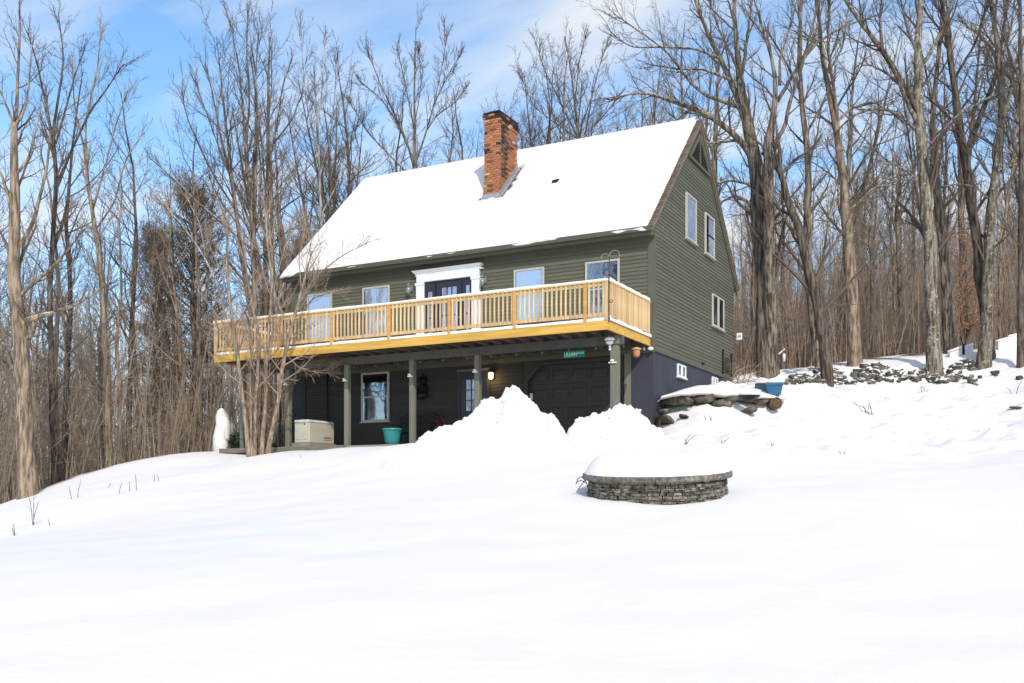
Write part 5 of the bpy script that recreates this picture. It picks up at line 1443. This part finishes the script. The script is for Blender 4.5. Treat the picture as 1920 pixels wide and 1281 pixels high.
# --- the big trees on the right
ptree('spreading_oak', 'huge double trunked oak with spreading snowy limbs right of the gable', 'tree', 34,
      [[(1440, 698, 46), (1436, 600, 40), (1432, 500, 38), (1428, 400, 40), (1424, 330, 34), (1408, 260, 27), (1394, 200, 22), (1384, 130, 14), (1378, 60, 10), (1376, -60, 5)],
       [(1446, 698, 30), (1445, 560, 26), (1442, 440, 24), (1438, 340, 22), (1436, 280, 18), (1440, 240, 14), (1460, 190, 11), (1462, 150, 9), (1440, 90, 6), (1420, 20, 3)],
       [(1420, 320, 15), (1398, 272, 14), (1365, 242, 12), (1330, 215, 12), (1290, 200, 9), (1255, 190, 7), (1215, 172, 5), (1175, 176, 4), (1140, 188, 2)],
       [(1396, 205, 12), (1360, 190, 9), (1318, 180, 7), (1290, 150, 6), (1250, 95, 4), (1200, 60, 3), (1150, 25, 2)], [(1400, 230, 16), (1370, 150, 12), (1335, 80, 9), (1308, 20, 7), (1290, -60, 4)],
       [(1350, 110, 7), (1300, 90, 5), (1240, 88, 4), (1180, 90, 3), (1145, 60, 2)], [(1458, 190, 9), (1492, 130, 7), (1530, 80, 6), (1580, 50, 4), (1640, 30, 2)], [(1462, 160, 7), (1462, 110, 5), (1485, 40, 3), (1500, -30, 2)],
       [(1430, 290, 11), (1470, 250, 9), (1480, 190, 8), (1500, 140, 6), (1520, 60, 4), (1540, -20, 2)], [(1430, 420, 9), (1405, 380, 7), (1380, 365, 6), (1352, 378, 4), (1330, 410, 2)], [(1428, 360, 8), (1400, 344, 6), (1368, 338, 5), (1345, 345, 3)],
       [(1415, 270, 9), (1380, 262, 7), (1345, 268, 5), (1310, 270, 3), (1270, 240, 2)], [(1388, 160, 8), (1400, 80, 6), (1410, 0, 4)], [(1300, 200, 6), (1250, 240, 4), (1215, 250, 3), (1180, 290, 1.5)], [(1370, 150, 7), (1320, 130, 5), (1270, 130, 4), (1215, 120, 2)], [(1384, 130, 6), (1350, 60, 4), (1330, 0, 3)]],
      M_BARK, M_TWIG, 31, 1.1, Lf=.78, rt_=.005)
ptree('leaning_trunk_tree', 'leaning dark trunk tree curving up just right of the big oak', 'tree', 33,
      [[(1552, 692, 25), (1540, 620, 22), (1527, 550, 21), (1514, 490, 20), (1498, 440, 19), (1480, 380, 16), (1462, 330, 12), (1455, 290, 9)], [(1462, 330, 7), (1490, 300, 6), (1520, 280, 4)]],
      M_BARKD, M_TWIG, 32, .8)
ptree('crooked_tree', 'crooked S shaped trunk rising behind the leaning dark trunk', 'tree', 35,
      [[(1535, 698, 18), (1520, 560, 17), (1510, 470, 17), (1514, 400, 15), (1519, 330, 14), (1512, 260, 13), (1500, 190, 11), (1497, 120, 10), (1500, 40, 8), (1506, -60, 5)],
       [(1512, 250, 6), (1540, 200, 5), (1560, 150, 3)], [(1500, 170, 6), (1465, 100, 4), (1440, 60, 3)], [(1497, 130, 5), (1530, 60, 4), (1545, 0, 2)], [(1515, 420, 5), (1490, 380, 4), (1470, 370, 2)]],
      M_BARK, M_TWIG, 33, 1.1, Lf=.8)
ptree('smooth_trunk_tree', 'tall smooth grey trunk with flared base in the right woods', 'tree', 36,
      [[(1604, 700, 32), (1600, 600, 27), (1594, 500, 26), (1590, 420, 24), (1580, 340, 18), (1572, 260, 15), (1562, 210, 13), (1545, 140, 11), (1536, 60, 9), (1533, -70, 5)],
       [(1572, 255, 9), (1566, 180, 7), (1552, 90, 6), (1556, 0, 4)], [(1566, 230, 6), (1600, 200, 5), (1640, 190, 4), (1690, 225, 3)], [(1545, 150, 5), (1580, 90, 4), (1590, 20, 3)], [(1588, 400, 5), (1620, 370, 4), (1660, 335, 3), (1700, 330, 2)]],
      M_BARKL, M_TWIG, 34, 1.1, Lf=.8)
ptree('lichen_tree', 'straight lichen spotted trunk with big limbs behind the stone wall', 'tree', 34.6,
      [[(1753, 680, 33), (1749, 600, 28), (1746, 520, 28), (1740, 440, 27), (1735, 360, 26), (1729, 280, 24), (1724, 200, 22), (1718, 130, 18), (1722, 60, 14), (1730, -60, 8)],
       [(1722, 215, 13), (1690, 150, 12), (1655, 95, 11), (1620, 50, 9), (1590, 10, 7), (1560, -40, 4)], [(1655, 95, 7), (1650, 40, 6), (1655, -30, 4)], [(1728, 250, 10), (1700, 190, 9), (1680, 140, 7), (1665, 110, 5)],
       [(1722, 180, 8), (1700, 170, 7), (1660, 135, 5), (1625, 120, 3)], [(1738, 270, 9), (1715, 240, 8), (1680, 210, 7), (1645, 200, 6), (1600, 215, 5), (1570, 245, 3)], [(1725, 130, 9), (1755, 80, 8), (1785, 10, 6), (1800, -50, 3)],
       [(1735, 350, 6), (1700, 320, 5), (1660, 300, 4), (1630, 270, 3), (1600, 240, 2)], [(1735, 340, 5), (1690, 335, 4), (1640, 355, 3), (1610, 390, 2)], [(1720, 100, 7), (1700, 50, 5), (1685, -20, 3)], [(1745, 270, 6), (1790, 220, 5), (1840, 190, 4), (1900, 160, 3)]],
      M_BARKLI, M_TWIG, 35, 1.05, Lf=.8)
ptree('mossy_trunk_tree', 'brown trunk standing directly behind the lichen spotted trunk', 'tree', 37,
      [[(1782, 668, 24), (1776, 560, 22), (1768, 460, 21), (1760, 380, 18), (1750, 300, 14), (1748, 200, 11), (1760, 100, 9), (1770, 0, 7), (1775, -70, 4)], [(1752, 280, 6), (1790, 220, 5), (1830, 170, 4), (1850, 110, 2)], [(1750, 210, 5), (1735, 130, 4), (1720, 60, 3)]],
      M_BARK, M_TWIG, 36, 1.0, Lf=.8)
ptree('dark_wet_trunk_tree', 'dark wet looking trunk forking high in the right woods', 'tree', 35.5,
      [[(1858, 668, 24), (1846, 600, 21), (1836, 500, 20), (1824, 400, 20), (1812, 320, 19), (1802, 250, 17), (1790, 180, 13), (1785, 120, 12), (1774, 60, 9), (1765, 0, 7), (1755, -60, 4)],
       [(1810, 290, 12), (1830, 240, 12), (1850, 190, 11), (1868, 140, 9), (1880, 70, 7), (1890, 0, 5)], [(1788, 150, 6), (1830, 80, 5), (1850, 10, 4)], [(1800, 240, 6), (1760, 200, 5), (1720, 170, 3)], [(1850, 190, 6), (1890, 170, 5), (1930, 130, 4)], [(1776, 70, 5), (1740, 30, 4), (1710, -30, 3)]],
      M_BARKD, M_TWIG, 37, 1.15, Lf=.8)
ptree('flared_trunk_tree', 'light barked trunk with a flared foot left of the right edge boards', 'tree', 35,
      [[(1843, 664, 30), (1850, 600, 23), (1853, 500, 22), (1855, 400, 20), (1868, 320, 17), (1878, 240, 16), (1880, 170, 14), (1872, 100, 12), (1862, 40, 9), (1850, -60, 6)],
       [(1882, 220, 9), (1900, 150, 8), (1915, 90, 7), (1935, 20, 5)], [(1880, 150, 8), (1860, 90, 6), (1830, 60, 5), (1800, 40, 3)], [(1868, 330, 6), (1900, 300, 5), (1935, 280, 4)], [(1875, 120, 6), (1895, 60, 5), (1905, -20, 3)], [(1860, 380, 5), (1830, 350, 4), (1800, 345, 3), (1760, 350, 2)]],
      M_BARKLI, M_TWIG, 38, 1.15, Lf=.8)
ptree('thin_dark_tree', 'thin straight dark trunk at the far right edge', 'tree', 34,
      [[(1913, 700, 14), (1914, 500, 12), (1916, 300, 11), (1914, 150, 9), (1912, 0, 7), (1910, -80, 4)], [(1915, 300, 4), (1880, 240, 3), (1850, 220, 2)], [(1914, 160, 5), (1890, 90, 4), (1870, 40, 2)]],
      M_BARKD, M_TWIG, 39, 1.0, Lf=.7)
ptree('mid_slope_tree', 'mid sized tree between the smooth trunk and the lichen spotted trunk', 'tree', 44,
      [[(1690, 668, 12), (1688, 560, 11), (1684, 470, 10), (1680, 400, 8), (1688, 330, 5)], [(1684, 450, 5), (1665, 380, 4), (1640, 340, 3)], [(1682, 420, 4), (1710, 360, 3), (1730, 320, 2)]],
      M_BARK, M_TWIGG, 40, 1.1, Lf=.8)
ptree('thin_slope_tree', 'thin grey tree rising behind the gable peak', 'tree', 42,
      [[(1352, 690, 18), (1346, 560, 16), (1342, 440, 15), (1338, 340, 13), (1342, 240, 9), (1346, 160, 6), (1350, 80, 3)], [(1340, 300, 5), (1320, 240, 4), (1300, 200, 2)], [(1342, 260, 5), (1370, 200, 3), (1380, 150, 2)]],
      M_BARK, M_TWIG, 41, 1.0, Lf=.7)

# --- rust leaved young beech
t = thing('young_beech', 'young beech still holding rusty orange leaves at the right wood edge', 'tree', PG(1812, 39))
bt = PG(1812, 39)
st = np.array([bt + [0, 0, -.2], bt + [.1, 0, 1.5], bt + [-.05, 0.1, 3.2], bt + [.1, 0, 5]])
V, Qd = tubes(st[None], np.array([[.07, .055, .035, .01]]), 6); np_obj('trunk', V, Qd, M_BARK, t)
r_ = np.random.default_rng(5)
c1, r1, l1 = sprout(r_, st[None], np.array([[.07, .055, .035, .01]]), 40, .12, 1, 1.7, (1.0, 1.5), -.01, .1, 6, .4, .006, .3)
np_obj('crown', *tubes(c1, r1, 3), M_TWIG, t)
pts = c1[:, 1:].reshape(-1, 3); pts = np.repeat(pts, 14, 0) + r_.normal(size=(len(pts) * 14, 3)) * .12
a = r_.normal(size=pts.shape); a /= np.linalg.norm(a, axis=1, keepdims=True); b_ = np.cross(a, r_.normal(size=pts.shape)); b_ /= np.linalg.norm(b_, axis=1, keepdims=True)
V = np.stack([pts - a * .04, pts + b_ * .018, pts + a * .04, pts - b_ * .018], 1).reshape(-1, 3)
tag(np_obj('leaves', V, np.arange(len(V)).reshape(-1, 4), mat('rusty beech leaf', (.40, .19, .085), .8, .25, 3), t), kind='stuff')

# --- brown evergreens
M_PINE = mat('bronzed needles', (.14, .10, .05), .9, .4, 1.1, obj_var=.05)
def evergreen(label, px, ytop, d, wid, seed, ybot=800):
    base = PG(px, d); topz = (930 - ytop) / FPX * d
    H = topz - base[2]
    t = thing('evergreen_tree', label, 'tree', base)
    r_ = np.random.default_rng(seed)
    st = base + np.linspace(0, 1, 8)[:, None] * np.array([0, 0, H]) + r_.normal(size=(8, 3)) * [.08, .08, 0]
    st[0, 2] -= .3
    RR = np.linspace(.2, .02, 8)
    np_obj('trunk', *tubes(st[None], RR[None], 7), M_BARK, t)
    n = 300
    f = r_.uniform(.22, 1, n) ** .9
    prof = wid * np.clip(1 - np.abs((f - .62) / .55) ** 2.6, .05, 1) * np.where(f > .9, .75, 1)
    p0 = base + np.stack([np.zeros(n), np.zeros(n), f * H], -1)
    az = r_.uniform(0, 6.283, n); el = r_.uniform(-.1, .75, n) + (f - .5) * .8
    L_ = prof * r_.uniform(.55, 1.12, n)
    dr = np.stack([np.cos(az) * np.cos(el), np.sin(az) * np.cos(el), np.sin(el)], -1)
    ts = np.linspace(0, 1, 5)
    c = p0[:, None] + dr[:, None] * (L_[:, None] * ts)[..., None] + np.array([0, 0, 1]) * (.25 * L_[:, None] * (ts ** 2))[..., None]
    c[..., 2] = np.minimum(c[..., 2], topz + .1)
    np_obj('limb', *tubes(c, np.full((n, 5), 1.0) * np.linspace(.028, .006, 5), 3), M_TWIG, t)
    k = 105
    tt = r_.uniform(.25, 1.05, (n, k)) ** .8
    pp = p0[:, None] + dr[:, None] * (L_[:, None] * tt)[..., None] + np.array([0, 0, 1]) * (.25 * L_[:, None] * (tt ** 2))[..., None] + r_.normal(size=(n, k, 3)) * .13
    pp = pp.reshape(-1, 3); dd = np.repeat(dr, k, 0) + r_.normal(size=pp.shape) * .55 + [0, 0, .35]
    dd /= np.linalg.norm(dd, axis=1, keepdims=True); q = np.cross(dd, r_.normal(size=dd.shape)); q /= np.linalg.norm(q, axis=1, keepdims=True)
    s_ = r_.uniform(.06, .14, (len(pp), 1))
    V = np.stack([pp - q * .008, pp + q * .008, pp + dd * s_ + q * .004, pp + dd * s_ - q * .004], 1).reshape(-1, 3)
    tag(np_obj('needles', V, np.arange(len(V)).reshape(-1, 4), M_PINE, t), kind='stuff')
evergreen('bushy brown tinged evergreen with a rounded top in the left woods', 362, 362, 41, 2.15, 3)
evergreen('lower brownish evergreen beside the left roof edge', 580, 470, 44, 1.7, 4)
evergreen('broad brownish evergreen partly hidden left of the rounded evergreen', 292, 440, 45, 1.5, 6)

# --- woodland trees: a few kinds, copied
def wood_tree(seed, H, r0, bark, twig, fork=False, low=.35, dens=1.0):
    r_ = np.random.default_rng(seed)
    n = 12; s = np.linspace(0, 1, n)
    wob = np.cumsum(r_.normal(size=(n, 2)) * .14, 0)
    st = np.stack([wob[:, 0] * s, wob[:, 1] * s, -.4 + s * (H + .4)], -1)
    RR = r0 * (1 - s) ** .8 + .012
    stems = [st]; rads = [RR]
    if fork:
        i0 = 4; m = n - i0
        s2 = np.linspace(0, 1, n)
        dirx = r_.uniform(0, 6.28)
        f2 = np.stack([st[i0, 0] + np.cos(dirx) * 2.2 * s2 ** .8, st[i0, 1] + np.sin(dirx) * 2.2 * s2 ** .8, st[i0, 2] + s2 * (H - st[i0, 2]) * .92], -1)
        stems.append(f2); rads.append(RR[i0] * .75 * (1 - s2) ** .8 + .01)
    SP, SR = np.array(stems), np.array(rads)
    tr_ = np_mesh('trunk', *tubes(SP, SR, 7), bark, True)
    c1, r1, l1 = sprout(r_, SP, SR, int(20 * dens), low, .99, H * .27, (.45, 1.05), .09, .1, 7, .45, .011, .25, .55)
    c2, r2, l2 = sprout(r_, c1, r1, 6, .15, 1.0, l1 * .52, (.3, .85), .05, .13, 5, .6, .008, .35)
    c3, r3, l3 = sprout(r_, c2, r2, 6, .15, 1.0, l2 * .58, (.3, .9), .04, .15, 4, .75, .0055, .5)
    V, Qd = join_vq([tubes(c1, r1, 4), tubes(c2, r2, 3), tubes(c3, r3, 3)])
    cr_ = np_mesh('crown', V, Qd, twig)
    return tr_, cr_
kinds = [wood_tree(201, 15, .13, M_BARK, M_TWIGG), wood_tree(202, 17, .17, M_BARK, M_TWIG, True), wood_tree(203, 13, .09, M_BARKL, M_TWIGG), wood_tree(204, 16, .12, M_BARKD, M_TWIG),
         wood_tree(205, 11, .07, M_BARKL, M_TWIGL, low=.3), wood_tree(206, 18, .2, M_BARK, M_TWIG, True), wood_tree(207, 12, .08, M_BARKW, M_TWIGL, low=.45), wood_tree(208, 9, .06, M_BARK, M_TWIGG, True, low=.25)]
KLOOK = ['slim straight grey brown', 'forked brown', 'pale barked slim', 'dark barked slim', 'short pale barked', 'thick forked', 'whitish barked thin', 'small forked']
placed = []
def put_tree(k, u, d, sc_, label, group):
    o = bpy.data.objects.new('bare_tree', None); link(o); o.empty_display_size = .2
    o.location = tuple(W(u, d, gz(u, d))); o.rotation_euler = (random.uniform(-.04, .04), random.uniform(-.04, .04), random.uniform(0, 6.28)); o.scale = (sc_,) * 3
    tag(o, KLOOK[k] + ' ' + label, 'tree', group)
    for nm, me in zip(('trunk', 'crown'), kinds[k]):
        c = bpy.data.objects.new(nm, me); link(c); c.parent = o
def scatter(n, pxa, pxb, da, db, ks, label, group, smin=.8, smax=1.15, sep=1.1, power=1.3):
    cnt = 0; tries = 0
    while cnt < n and tries < 20000:
        tries += 1
        d = da + (db - da) * random.random() ** power; px = random.uniform(pxa, pxb); u = (px - 960) / FPX * d
        if px < 480 and d < np.interp(px, [-80, 150, 380, 480], [29, 31, 33, 34]): continue
        x_, y_ = W(u, d, 0)[:2]
        if -13.6 < x_ < 1.5 and -4 < y_ < 10: continue
        if any((u - a) ** 2 + (d - b_) ** 2 < sep * sep for a, b_ in placed): continue
        placed.append((u, d)); put_tree(random.choice(ks), u, d, random.uniform(smin, smax), label, group); cnt += 1
scatter(105, -90, 560, 30, 78, [0, 1, 2, 3, 4, 6, 7, 4, 0, 2], 'bare tree in the dense woods left of the house', 'bare trees in the woods left of the house', .72, 1.05, 1.0, 1.25)
scatter(60, 560, 1300, 43, 62, [0, 2, 1, 3, 3, 0], 'bare tree whose crown shows above the snowy roof', 'bare trees behind the roof', .78, 1.08, 1.1, 1.0)
scatter(78, 1385, 2010, 39, 95, [0, 1, 2, 3, 4, 5, 4, 7], 'bare tree on the wooded slope right of the house', 'bare trees on the slope right of the house', .72, 1.05, 1.3, 1.15)

for k in range(16):
    u_ = -52 + k * 1.8 + random.uniform(-1, 1); d_ = random.uniform(-16, 3)
    put_tree(random.choice([1, 5, 0, 3]), u_, d_, random.uniform(1.2, 1.5), 'bare tree across the lawn mirrored in the deck windows', 'trees across the lawn mirrored in the windows')
# far woods and undergrowth: past counting
def far_wood(name, label, n, pxa, pxb, da, db, H, seed, twig):
    r_ = np.random.default_rng(seed)
    d = r_.uniform(da, db, n); u = (r_.uniform(pxa, pxb, n) - 960) / FPX * d; z = ground(u, d)
    h = r_.uniform(*H, n)
    base = CAM + u[:, None] * RD + d[:, None] * VD; base[:, 2] = z
    s = np.linspace(0, 1, 5)
    lean = r_.normal(size=(n, 2)) * .05
    st = base[:, None] + np.stack([lean[:, 0, None] * s * h[:, None], lean[:, 1, None] * s * h[:, None], -.3 + s * h[:, None]], -1) + np.concatenate([r_.normal(size=(n, 5, 2)) * .12, np.zeros((n, 5, 1))], -1)
    RR = (r_.uniform(.05, .16, n))[:, None] * (1.02 - s) ** .8
    c1, r1, l1 = sprout(r_, st, RR, 10, .3, 1, h * .24, (.4, 1.0), .1, .12, 3, .45, .018, .4)
    c2, r2, l2 = sprout(r_, c1, r1, 3, .2, 1, l1 * .55, (.3, .9), .05, .15, 3, .7, .014, .5)
    V, Qd = join_vq([tubes(st, RR, 4), tubes(c1, r1, 3), tubes(c2, r2, 3)])
    tag(np_obj(name, V, Qd, twig), label, 'woods', kind='stuff')
far_wood('far_woods', 'mass of far bare trees closing the view behind the left woods', 380, -150, 620, 72, 150, (9, 15), 1, M_TWIGG)
far_wood('far_woods', 'brown wooded hillside closing the view behind the right trees', 620, 1300, 2080, 75, 165, (10, 15), 2, M_TWIGR)
far_wood('far_woods', 'thin line of far bare trees behind the roof ridge', 120, 560, 1300, 85, 150, (9, 13), 3, M_TWIGG)
def brush(name, label, n, pxa, pxb, da, db, H, seed, twig, edge_fn=None, power=1.0, rr=(.006, .022), K=6):
    r_ = np.random.default_rng(seed)
    d = da + (db - da) * r_.random(n) ** power; px = r_.uniform(pxa, pxb, n)
    if edge_fn: keep = d > edge_fn(px); d, px = d[keep], px[keep]
    u = (px - 960) / FPX * d
    X = CAM[0] + u * RD[0] + d * VD[0]; Y = CAM[1] + u * RD[1] + d * VD[1]
    keep = ~((X > -13.4) & (X < 1.2) & (Y > -4) & (Y < 9.5)); u, d = u[keep], d[keep]; n = len(u)
    base = CAM + u[:, None] * RD + d[:, None] * VD; base[:, 2] = ground(u, d)
    h = H[0] + (H[1] - H[0]) * r_.random(n) ** 1.8
    s = np.linspace(0, 1, 4); lean = r_.normal(size=(n, 2)) * .17
    st = base[:, None] + np.stack([lean[:, 0, None] * s ** 1.3 * h[:, None], lean[:, 1, None] * s ** 1.3 * h[:, None], -.2 + s * h[:, None]], -1)
    RR = (rr[0] + (rr[1] - rr[0]) * h / H[1])[:, None] * (1.1 - s)
    c1, r1, l1 = sprout(r_, st, RR, K, .15, 1, h * .42, (.35, 1.25), .02, .28, 3, .6, .005, .4)
    V, Qd = join_vq([tubes(st, RR, 3), tubes(c1, r1, 3)])
    tag(np_obj(name, V, Qd, twig), label, 'undergrowth', kind='stuff')
le = lambda px: np.interp(px, [-200, 0, 150, 380, 430, 560], [26.5, 27, 29.5, 32, 33.5, 34])
brush('undergrowth', 'tangle of thin saplings under the left woods', 3100, -200, 600, 27, 62, (1.2, 8), 31, M_TWIGG, le, 1.2)
brush('undergrowth', 'brown thicket of saplings and briars under the left woods', 2200, -200, 600, 27, 55, (.8, 4.5), 32, M_TWIGL, le, 1.2)
re_ = lambda px: np.interp(px, [1370, 1480, 1900, 2100], [36.5, 37.5, 38.5, 38])
brush('undergrowth', 'reddish brown brush under the trees right of the house', 3300, 1372, 2080, 37, 80, (.8, 6.5), 33, M_TWIGR, re_, 1.1)
brush('undergrowth', 'grey brown saplings among the trees right of the house', 2000, 1372, 2080, 38, 75, (1.5, 9), 34, M_TWIGG, re_, 1.1)
brush('undergrowth', 'low brush behind the house', 500, 600, 1372, 46, 70, (1, 4), 35, M_TWIGG)

# ------------------------------------------------------------------ dry stalks and twigs in the snow
def stalks(label, px, py, h_px, n, seed, cat='weed', lean=.2, group='dry stalks standing in the snow', spread=8):
    u_, d_, z_ = hit(px, py, 12, 32)
    r_ = np.random.default_rng(seed); base = W(u_, d_, z_)
    t = thing('dry_stalk', label, cat, base, group)
    for k in range(n):
        b0 = base + RD * r_.uniform(-spread, spread) / FPX * d_; b0[2] = z_ - .05
        h = h_px * r_.uniform(.5, 1) / FPX * d_
        l_ = RD * r_.normal() * lean * h + VD * r_.normal() * lean * h
        c = np.array([b0, b0 + l_ * .3 + [0, 0, h * .5], b0 + l_ + [0, 0, h]])
        parts = [tubes(c[None], np.array([[.010, .008, .004]]), 4)]
        c1, r1, _ = sprout(r_, c[None], np.array([[.006, .005, .003]]), 3, .4, 1, h * .25, (.4, .9), .05, .1, 3, .6, .004)
        parts.append(tubes(c1, r1, 3))
        np_obj('stem', *join_vq(parts), M_TWIG, t)
for i, (px, py, h, n, lab) in enumerate([(62, 985, 75, 3, 'dark paired dry stalks in the snow near the left edge'), (20, 1005, 35, 2, 'short dry stalks at the far left edge of the snow'), (140, 935, 40, 2, 'bent dry stalk on the crest of the left snow slope'),
                                         (95, 985, 28, 1, 'small single dry stalk right of the dark paired stalks'), (229, 925, 50, 1, 'tall thin dry stalk on the left snow slope'), (250, 920, 40, 2, 'pair of pale dry stalks right of the tall thin stalk'),
                                         (292, 903, 26, 2, 'two short dry stalks near the middle of the left slope'), (205, 915, 22, 1, 'faint short stalk left of the tall thin stalk')]):
    stalks(lab, px, py, h, n, 500 + i, spread=4 + n * 2)
for i, (px, py, h, n, lab) in enumerate([(1292, 832, 24, 3, 'small forked twig in the snow above the fire ring'), (1347, 833, 22, 2, 'thin twig in the snow right of the forked twig'), (1625, 775, 28, 7, 'clump of fine twigs in the snowy bank below the stone wall'),
                                         (568, 858, 12, 1, 'short twig in the snow below the generator'), (1900, 738, 26, 2, 'dark twig with a tuft at the right edge of the snow'), (1330, 792, 20, 3, 'fine twigs below the boulders'), (1445, 836, 12, 3, 'sparse twig tips on the snowy bank'),
                                         (1575, 850, 12, 2, 'sparse twig tips at the foot of the snowy bank'), (1735, 722, 16, 3, 'fine weeds below the stone wall')]):
    stalks(lab, px, py, h, n, 600 + i, 'twig', .5, 'twigs poking through the snow', 5 + n)
# bent briar by the fire ring
bb = W(*hit(1092, 925, 10, 20))
t = thing('bent_briar', 'arched dark briar stem leaning on the left side of the fire ring', 'briar', bb)
dB = pit_d - .1
for c in ([(1107, 935), (1103, 912), (1095, 893), (1087, 888), (1082, 896), (1080, 908)], [(1084, 918), (1092, 908), (1100, 894)], [(1081, 905), (1090, 900), (1098, 906)]):
    pp = np.array([P(x_, y_, dB) for x_, y_ in c]); q_, r2_ = resample(pp, [.007] * len(pp), 8)
    np_obj('stem', *tubes(q_[None], r2_[None], 5), M_DARK, t)
# vines at the rear foundation corner
t = thing('bare_vine', 'bare tan vine scrambling at the rear corner of the foundation', 'vine', (.3, 6.9, 3.6))
r_ = np.random.default_rng(9)
base = np.array([[.35 + .1 * k, 6.6 + .25 * k, 3.45] for k in range(4)])
st = np.stack([base, base + [0, 0, .3], base + [.1, .1, .6]], 1)
c1, r1, l1 = sprout(r_, st, np.full((4, 3), .02), 8, .2, 1, 1.1, (.6, 1.4), -.08, .25, 7, .6, .006, .4)
c2, r2, l2 = sprout(r_, c1, r1, 3, .2, 1, .5, (.4, 1.2), -.05, .25, 5, .6, .005, .4)
np_obj('stem', *join_vq([tubes(st, np.full((4, 3), .02), 4), tubes(c1, r1, 3), tubes(c2, r2, 3)]), M_TWIGL, t)
